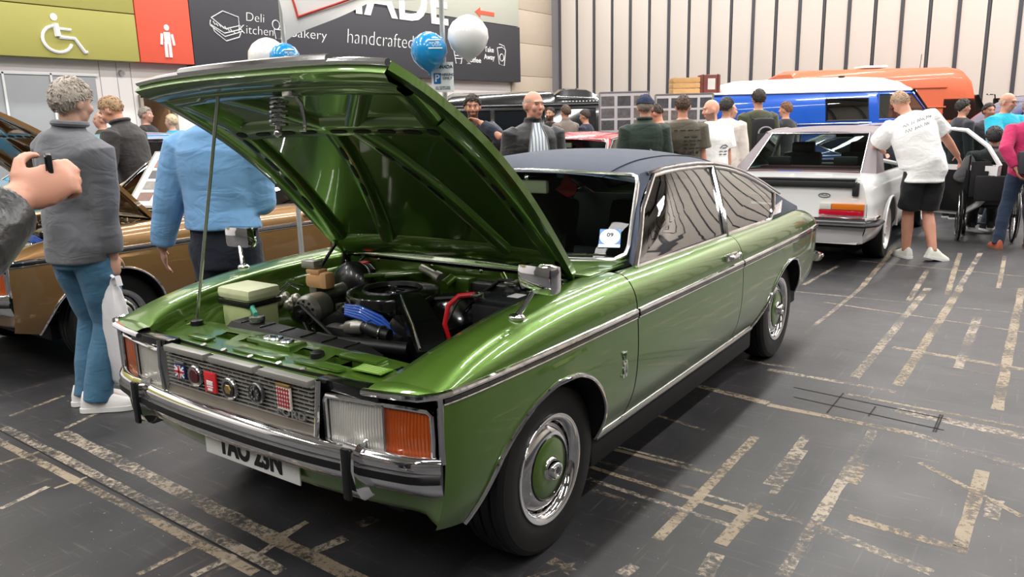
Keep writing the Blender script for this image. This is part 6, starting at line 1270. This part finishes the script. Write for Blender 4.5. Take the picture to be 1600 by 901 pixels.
    MB().box((0, 0, .17), (.38, .24, .34), .02).build('case_shell', lm, su); MB().box((.02, -.125, .17), (.14, .01, .20), .003).build('case_label', mat('label_grey', 'b9b5b0', .6), su)
    for x in (-.13, .14): MB().box((x, 0, .17), (.02, .25, .35), .004).build('case_strap', mat('case_dark', '3a1d18', .6), su)
blue_van()
def orange_truck():
    r = van_frame('orange_truck', 'orange panel truck with rounded cab standing against the ribbed wall', 'truck', (-.84, 15.83, 0)); P = mat('paint_truck', 'c05a38', .5, 0, .3)
    def B(mb, n, m, par=None, **k): return mb.build(n, m, par or r, **k)
    rows = []
    for x, k in ((-1.95, .90), (-1.93, .97), (-1.80, 1), (1.35, 1), (1.62, .98), (1.80, .90), (1.90, .74)):
        rows.append([(x, y, z) for y, z in ((.0, .5), (.0, 1.9*k), (.02, 2.20*k), (.10, 2.36*k), (.26, 2.43*k), (1.0, 2.46*k), (1.7, 2.40*k), (1.88, 2.1*k), (1.9, .5))])
    q = MB(); q.grid(rows); q.add(rows[0], [tuple(range(9))]); B(q, 'body_shell', P, ang=40)
    q = MB(); q.box((-.3, -.012, 2.02), (3.1, .02, .03), .006); q.box((-.3, -.012, 1.62), (3.1, .02, .03), .006); B(q, 'side_moulding', P)
    q = MB(); q.add([(1.90, 0, 1.80), (1.90, 1.9, 1.80), (2.18, 1.9, 1.35), (2.18, 0, 1.35)], [(0, 1, 2, 3)]); B(q, 'windscreen', glass_car)
    q = MB(); q.tube([(1.90, .0, 1.82), (1.90, 1.9, 1.82), (2.18, 1.9, 1.33), (2.18, .0, 1.33)], .035, 8, closed=True); B(q, 'screen_frame', black_gl)
    q = MB(); q.add([(1.2, -.006, 1.35), (2.12, -.006, 1.35), (1.88, -.006, 1.78), (1.2, -.006, 1.78)], [(0, 1, 2, 3)]); B(q, 'cab_window', glass_car)
    q = MB(); q.box((2.05, .95, .92), (.30, 1.9, .84), .06); B(q, 'cab_front', P); q = MB(); q.box((.0, .95, .42), (3.9, 1.7, .2)); B(q, 'chassis', under_m, smooth=False)
    q = MB(); q.box((-.1, .6, 2.48), (.50, .5, .05), .015); B(q, 'roof_hatch', mat('hatch_white', 'd9d2cc', .5))
    q = MB(); q.tube([(2.02, -.10, 1.85), (2.16, -.16, 1.84), (2.20, -.16, 1.60)], .014, 8); q.box((2.20, -.17, 1.62), (.05, .18, .30), .02); B(q, 'door_mirror', black_gl); q = MB(); q.tube([(.9, .5, 2.4), (.92, .5, 2.72)], .006, 6); B(q, 'aerial', black_mt)
    for x in (-1.2, 1.4): q = MB(); q.lathe([(-.1, .2), (-.1, .40), (.1, .40), (.1, .2), (.09, .001)], (x, .12, .40), 'y', 28, -1); B(q, 'wheel', rubber)
orange_truck()
def black_van():
    r = van_frame('black_van', 'black tall roofed van with dark windows behind the bald man', 'van', (-6.25, 10.3, 0)); P = mat('paint_black_van', '0b0b0d', .22, 0, .8); 
    def B(mb, n, m, par=None, **k): return mb.build(n, m, par or r, **k)
    rows = [[(x, y, z) for y, z in ((0, .4), (-.02, 1.0), (0, 1.30), (.10, 1.80), (.14, 1.86), (.22, 2.00*k), (.5, 2.10*k), (1.0, 2.12*k), (1.6, 2.05*k), (1.8, 1.8), (1.9, 1.3), (1.9, .4))] for x, k in ((-1.55, .955), (-1.35, 1), (.55, 1.0), (.62, .985))]
    q = MB(); q.grid(rows); q.add(rows[0], [tuple(range(12))]); B(q, 'body_shell', P, ang=40)
    rows2 = [[(x, y, z) for y, z in ((0, .4), (-.02, 1.0), (0, 1.30), (.10, 1.80), (.16, 1.88), (.30, lerp(1.88, 2.12, k)), (.9, lerp(1.9, 2.17, k)), (1.6, lerp(1.88, 2.1, k)), (1.8, 1.8), (1.9, 1.3), (1.9, .4))] for x, k in ((.62, .55), (.75, .9), (.95, 1), (1.25, .9), (1.45, .5), (1.55, .0))]
    q = MB(); q.grid(rows2); q.add(rows2[-1], [tuple(range(11))]); B(q, 'cab_roof', P, ang=40)
    q = MB(); q.box((2.05, .95, .78), (1.1, 1.8, .85), .10); B(q, 'bonnet', P)
    q = MB(); q.add([(1.55, .12, 1.84), (1.55, 1.78, 1.84), (1.75, 1.85, 1.25), (1.75, .05, 1.25)], [(0, 1, 2, 3)]); B(q, 'windscreen', glass_car)
    for x0, x1 in ((-1.40, -.62), (-.54, .42), (.52, 1.40)):
        q = MB(); q.add([(x0, -.010, 1.30), (x1, -.010, 1.30), (x1, .075, 1.74), (x0, .075, 1.74)], [(0, 1, 2, 3)]); w_ = B(q, 'side_window', mat('window_dark', '12161a', .05, 0, .6)); q = MB(); q.tube([(x0, -.014, 1.29), (x1, -.014, 1.29), (x1, .072, 1.75), (x0, .072, 1.75)], .014, 8, closed=True); B(q, 'window_rubber', black_mt, w_)
    q = MB(); q.tube([(-1.55, .095, 1.83), (1.55, .095, 1.83)], .018, 8); B(q, 'gutter', mat('gutter_grey', '3b3d42', .4)); q = MB(); q.tube([(.66, .17, 1.98), (1.40, .17, 1.94)], .012, 8); B(q, 'roof_strip', chrome_soft)
    for k in range(11): q = MB(); q.ell((.78+.065*k, .125, 1.885), (.016, .014, .012)); B(q, 'roof_stud', mat('stud_white', 'c9c9c9', .3))
    for x in (-.9, 1.75): q = MB(); q.lathe([(-.1, .2), (-.1, .34), (.1, .34), (.1, .2), (.09, .001)], (x, .10, .34), 'y', 28, -1); B(q, 'wheel', rubber)
black_van()
# ------------------------------------------------------------------ display screens with photographs
def screen(label, x0, y0, x1, y1, h, seed, leaf):
    a, b = Vector((x0, y0, 0)), Vector((x1, y1, 0)); d = (b-a); L = d.length; rz = math.atan2(d.y, d.x); r = thing('display_screen', label, 'display board', (a+b)/2, rz)
    fm = mat('screen_frame', '7a787a', .4, .5); cm = mat('screen_cloth_'+leaf, leaf, .8, var=.08); rnd = random.Random(seed)
    MB().box((0, 0, h/2+.1), (L, .03, h-.2), .003).build('panel', cm, r)
    for x in (-L/2, L/2): MB().box((x, 0, h/2), (.03, .04, h), .004).build('post', fm, r)
    MB().box((0, 0, h), (L, .04, .03), .004).build('top_rail', fm, r)
    nx = max(1, int(L/.24)); 
    for i in range(nx):
        for j in range(4):
            cx = -L/2+L*(i+.5)/nx; cz = h-.15-.21*j; MB().box((cx, -.018, cz), (L/nx*.80, .004, .17), 0).build('photograph', mat('photo_%d' % rnd.randrange(5), ['5b5a5c', '7d7b7a', '46474b', '93908c', '6a625c'][rnd.randrange(5)], .4, var=.7, vscale=18), r, smooth=False)
screen('narrow grey display screen with one tall photograph near the green fleece', -4.62, 10.35, -3.90, 10.85, 2.0, 2, 'a7a4a6')
screen('wide grey display screen of photographs behind the cap wearer', -3.80, 10.92, -2.95, 11.5, 1.94, 5, 'b5b1b0')
# ------------------------------------------------------------------ poles, banner, balloons, sign, carrier bag, phone
pole_m = mat('pole_steel', 'c4c6c8', .3, .6)
for (x, y), lb in (((-1.37, 2.12), 'steel banner pole holding the parking sign'), ((-2.28, 1.50), 'steel banner pole behind the middle of the bonnet')):
    p = thing('banner_pole', lb, 'pole', (x, y, 0)); MB().cyl((0, 0, .02), (0, 0, 2.75), .018, n=12).build('pole', pole_m, p); MB().lathe([(0, .001), (0, .20), (.02, .20), (.03, .03), (.05, .02)], (0, 0, 0), 'z', 24).build('base', mat('pole_base', '2a2a2c', .5), p); MB().ell((0, 0, 2.76), (.025, .025, .025)).build('finial', pole_m, p)
bn = thing('banner', 'white cloth banner with a red outline slung above the bonnet', 'banner', (-2.28, 1.50, 0))
q = MB(); q2 = MB(); rows = []; red = []
for i in range(25):
    t = i/24; x = .94*t*.86+.02; y = .62*t*.86+.06*math.sin(t*5); zb_ = 2.13+.235*min(1, t*1.6)**.7-.03*math.sin(PI*t)*0
    rows.append([(x+.02*math.sin(j*.9+t*7), y-.035*math.sin(PI*j/8)*math.sin(t*6+1), lerp(zb_, 2.72, j/8)) for j in range(9)])
q.grid(rows); bo_ = q.build('cloth', mat('banner_white', 'ece9e6', .8, var=.03), bn, ang=80)
edge = [Vector(r_[1])+Vector((.004, -.010, .03)) for r_ in rows[2:23]]; q2.tube(edge, .008, 6); q2.tube([Vector(r_)+Vector((.004, -.012, .02)) for r_ in rows[2][1:8]], .008, 6); q2.build('red_outline', mat('banner_red', 'c8453c', .7), bo_)
def balloon(label, c, r_, col, printed):
    o = thing('balloon', label, 'balloon', c); q = MB(); m = mat('balloon_'+col, col, .22, coat=.6, trans=.05)
    q.lathe([(-r_*1.22, .001), (-r_*1.20, r_*.06), (-r_*1.12, r_*.12), (-r_*.9, r_*.50), (-r_*.55, r_*.83), (-r_*.1, r_), (r_*.3, r_*.96), (r_*.65, r_*.74), (r_*.88, r_*.42), (r_*.97, r_*.15), (r_*.985, .001)], (0, 0, 0), 'z', 32); q.build('envelope', m, o, ang=80)
    q = MB(); q.lathe([(-r_*1.30, r_*.10), (-r_*1.24, r_*.03), (-r_*1.20, r_*.06)], (0, 0, 0), 'z', 12); q.build('neck', m, o)
    if printed:
        vd = Vector((2.2, -2.19, 1.56))-Vector(c); vd.normalize(); rt = Vector((0, 0, 1)).cross(vd).normalized(); up = vd.cross(rt)
        zz = .30*r_; p = rt*.30*r_+up*zz+vd*math.sqrt(max(0, r_*r_-zz*zz-(.30*r_)**2))*1.01; text('balloon_print', '50th', .045*r_/.14, frame(p, rt, up), ink, o, extrude=.002)
        for zz, x0, x1 in ((.52, .0, .62), (.10, -.02, .72)):
            q = MB(); q.tube([(rt*x+up*zz+vd*math.sqrt(max(.02, 1-x*x-zz*zz)))*r_*1.0 for x in [lerp(x0, x1, i/8) for i in range(9)]], .0045, 5); q.build('balloon_print', ink, o)
    return o
balloon('white balloon at the pole above the parking sign', (-1.21, 2.20, 2.13), .142, 'f2f0ee', False); balloon('bright blue printed balloon above the parking sign', (-1.38, 1.98, 2.035), .125, '1490d0', True)
balloon('white balloon peeping over the bonnet nose', (-2.42, 1.46, 2.03), .135, 'f2f0ee', False); balloon('blue printed balloon peeping over the bonnet nose', (-2.07, 1.32, 1.995), .100, '1490d0', True)
sg = thing('parking_sign', 'small white and blue parking sign fixed to the pole', 'sign', (-1.36, 2.095, 1.86), FACE-.1)
MB().box((0, -.02, 0), (.155, .005, .20), .002).build('sign_plate', mat('sign_plate', 'e9ebec', .4), sg); MB().box((-.037, -.0235, -.008), (.050, .003, .072), .001).build('blue_panel', mat('sign_blue', '1c6ab0', .4), sg)
SF = lambda x, z: frame((x, -.0245, z), (1, 0, 0), (0, 0, 1)); dk_ = mat('sign_ink', '2c4258', .5)
text('sign_lettering', 'GRANADA', .030, SF(0, .068), dk_, sg, bold=.0008, extrude=.0008); text('sign_lettering', 'P', .070, SF(-.037, -.008), ink, sg, bold=.001, extrude=.0016); text('sign_lettering', 'PARKING\nONLY', .024, SF(.035, .004), dk_, sg, extrude=.0008, bold=.0005); text('sign_lettering', 'ALL OTHER CARS\nWILL BE CLAMPED', .013, SF(0, -.072), dk_, sg, extrude=.0008)
# carrier bag in the grey fleece man's hand
cb = thing('carrier_bag', 'white plastic carrier bag hanging from the grey fleece man', 'bag', (-1.985, -.06, .03)); q = MB(); rings = []
for z, w_, d_ in ((.735, .030, .018), (.70, .040, .022), (.66, .075, .035), (.58, .105, .050), (.45, .115, .055), (.30, .120, .052), (.16, .118, .045), (.12, .100, .03)):
    rings.append([((w_*(1+.10*math.sin(5*a+z*9)))*math.cos(a)+.02*math.sin(z*8), d_*(1+.2*math.sin(7*a-z*11))*math.sin(a), z+.012*math.sin(3*a)) for a in [2*PI*k/40 for k in range(40)]])
q.loft(rings); q.build('pouch', mat('bag_white', 'e3e1e4', .35, trans=.12, bump=.3, bscale=25), cb, ang=70)
q = MB(); q.tube([(-.03, 0, .70), (-.045, -.01, .745), (-.01, -.01, .77), (.03, 0, .74), (.03, 0, .70)], .010, 8, flat=.5); q.tube([(.02, .0, .73), (.07, .0, .75), (.085, 0, .70)], .016, 8, flat=.4); q.build('handle', mat('bag_white', 'e3e1e4'), cb)
ph = thing('phone', 'dark phone held up by the leather jacket bystander', 'phone', (.722, -1.572, 1.462), math.radians(156)); MB().box((0, -.05, .02), (.15, .009, .074), .004).build('case', mat('phone_case', '18181b', .4), ph); MB().box((0, -.044, .02), (.145, .002, .066)).build('screen', mat('phone_screen', '2c3038', .1), ph, smooth=False); MB().box((.06, -.057, .035), (.022, .003, .022), .002).build('camera_lens', black_gl, ph)
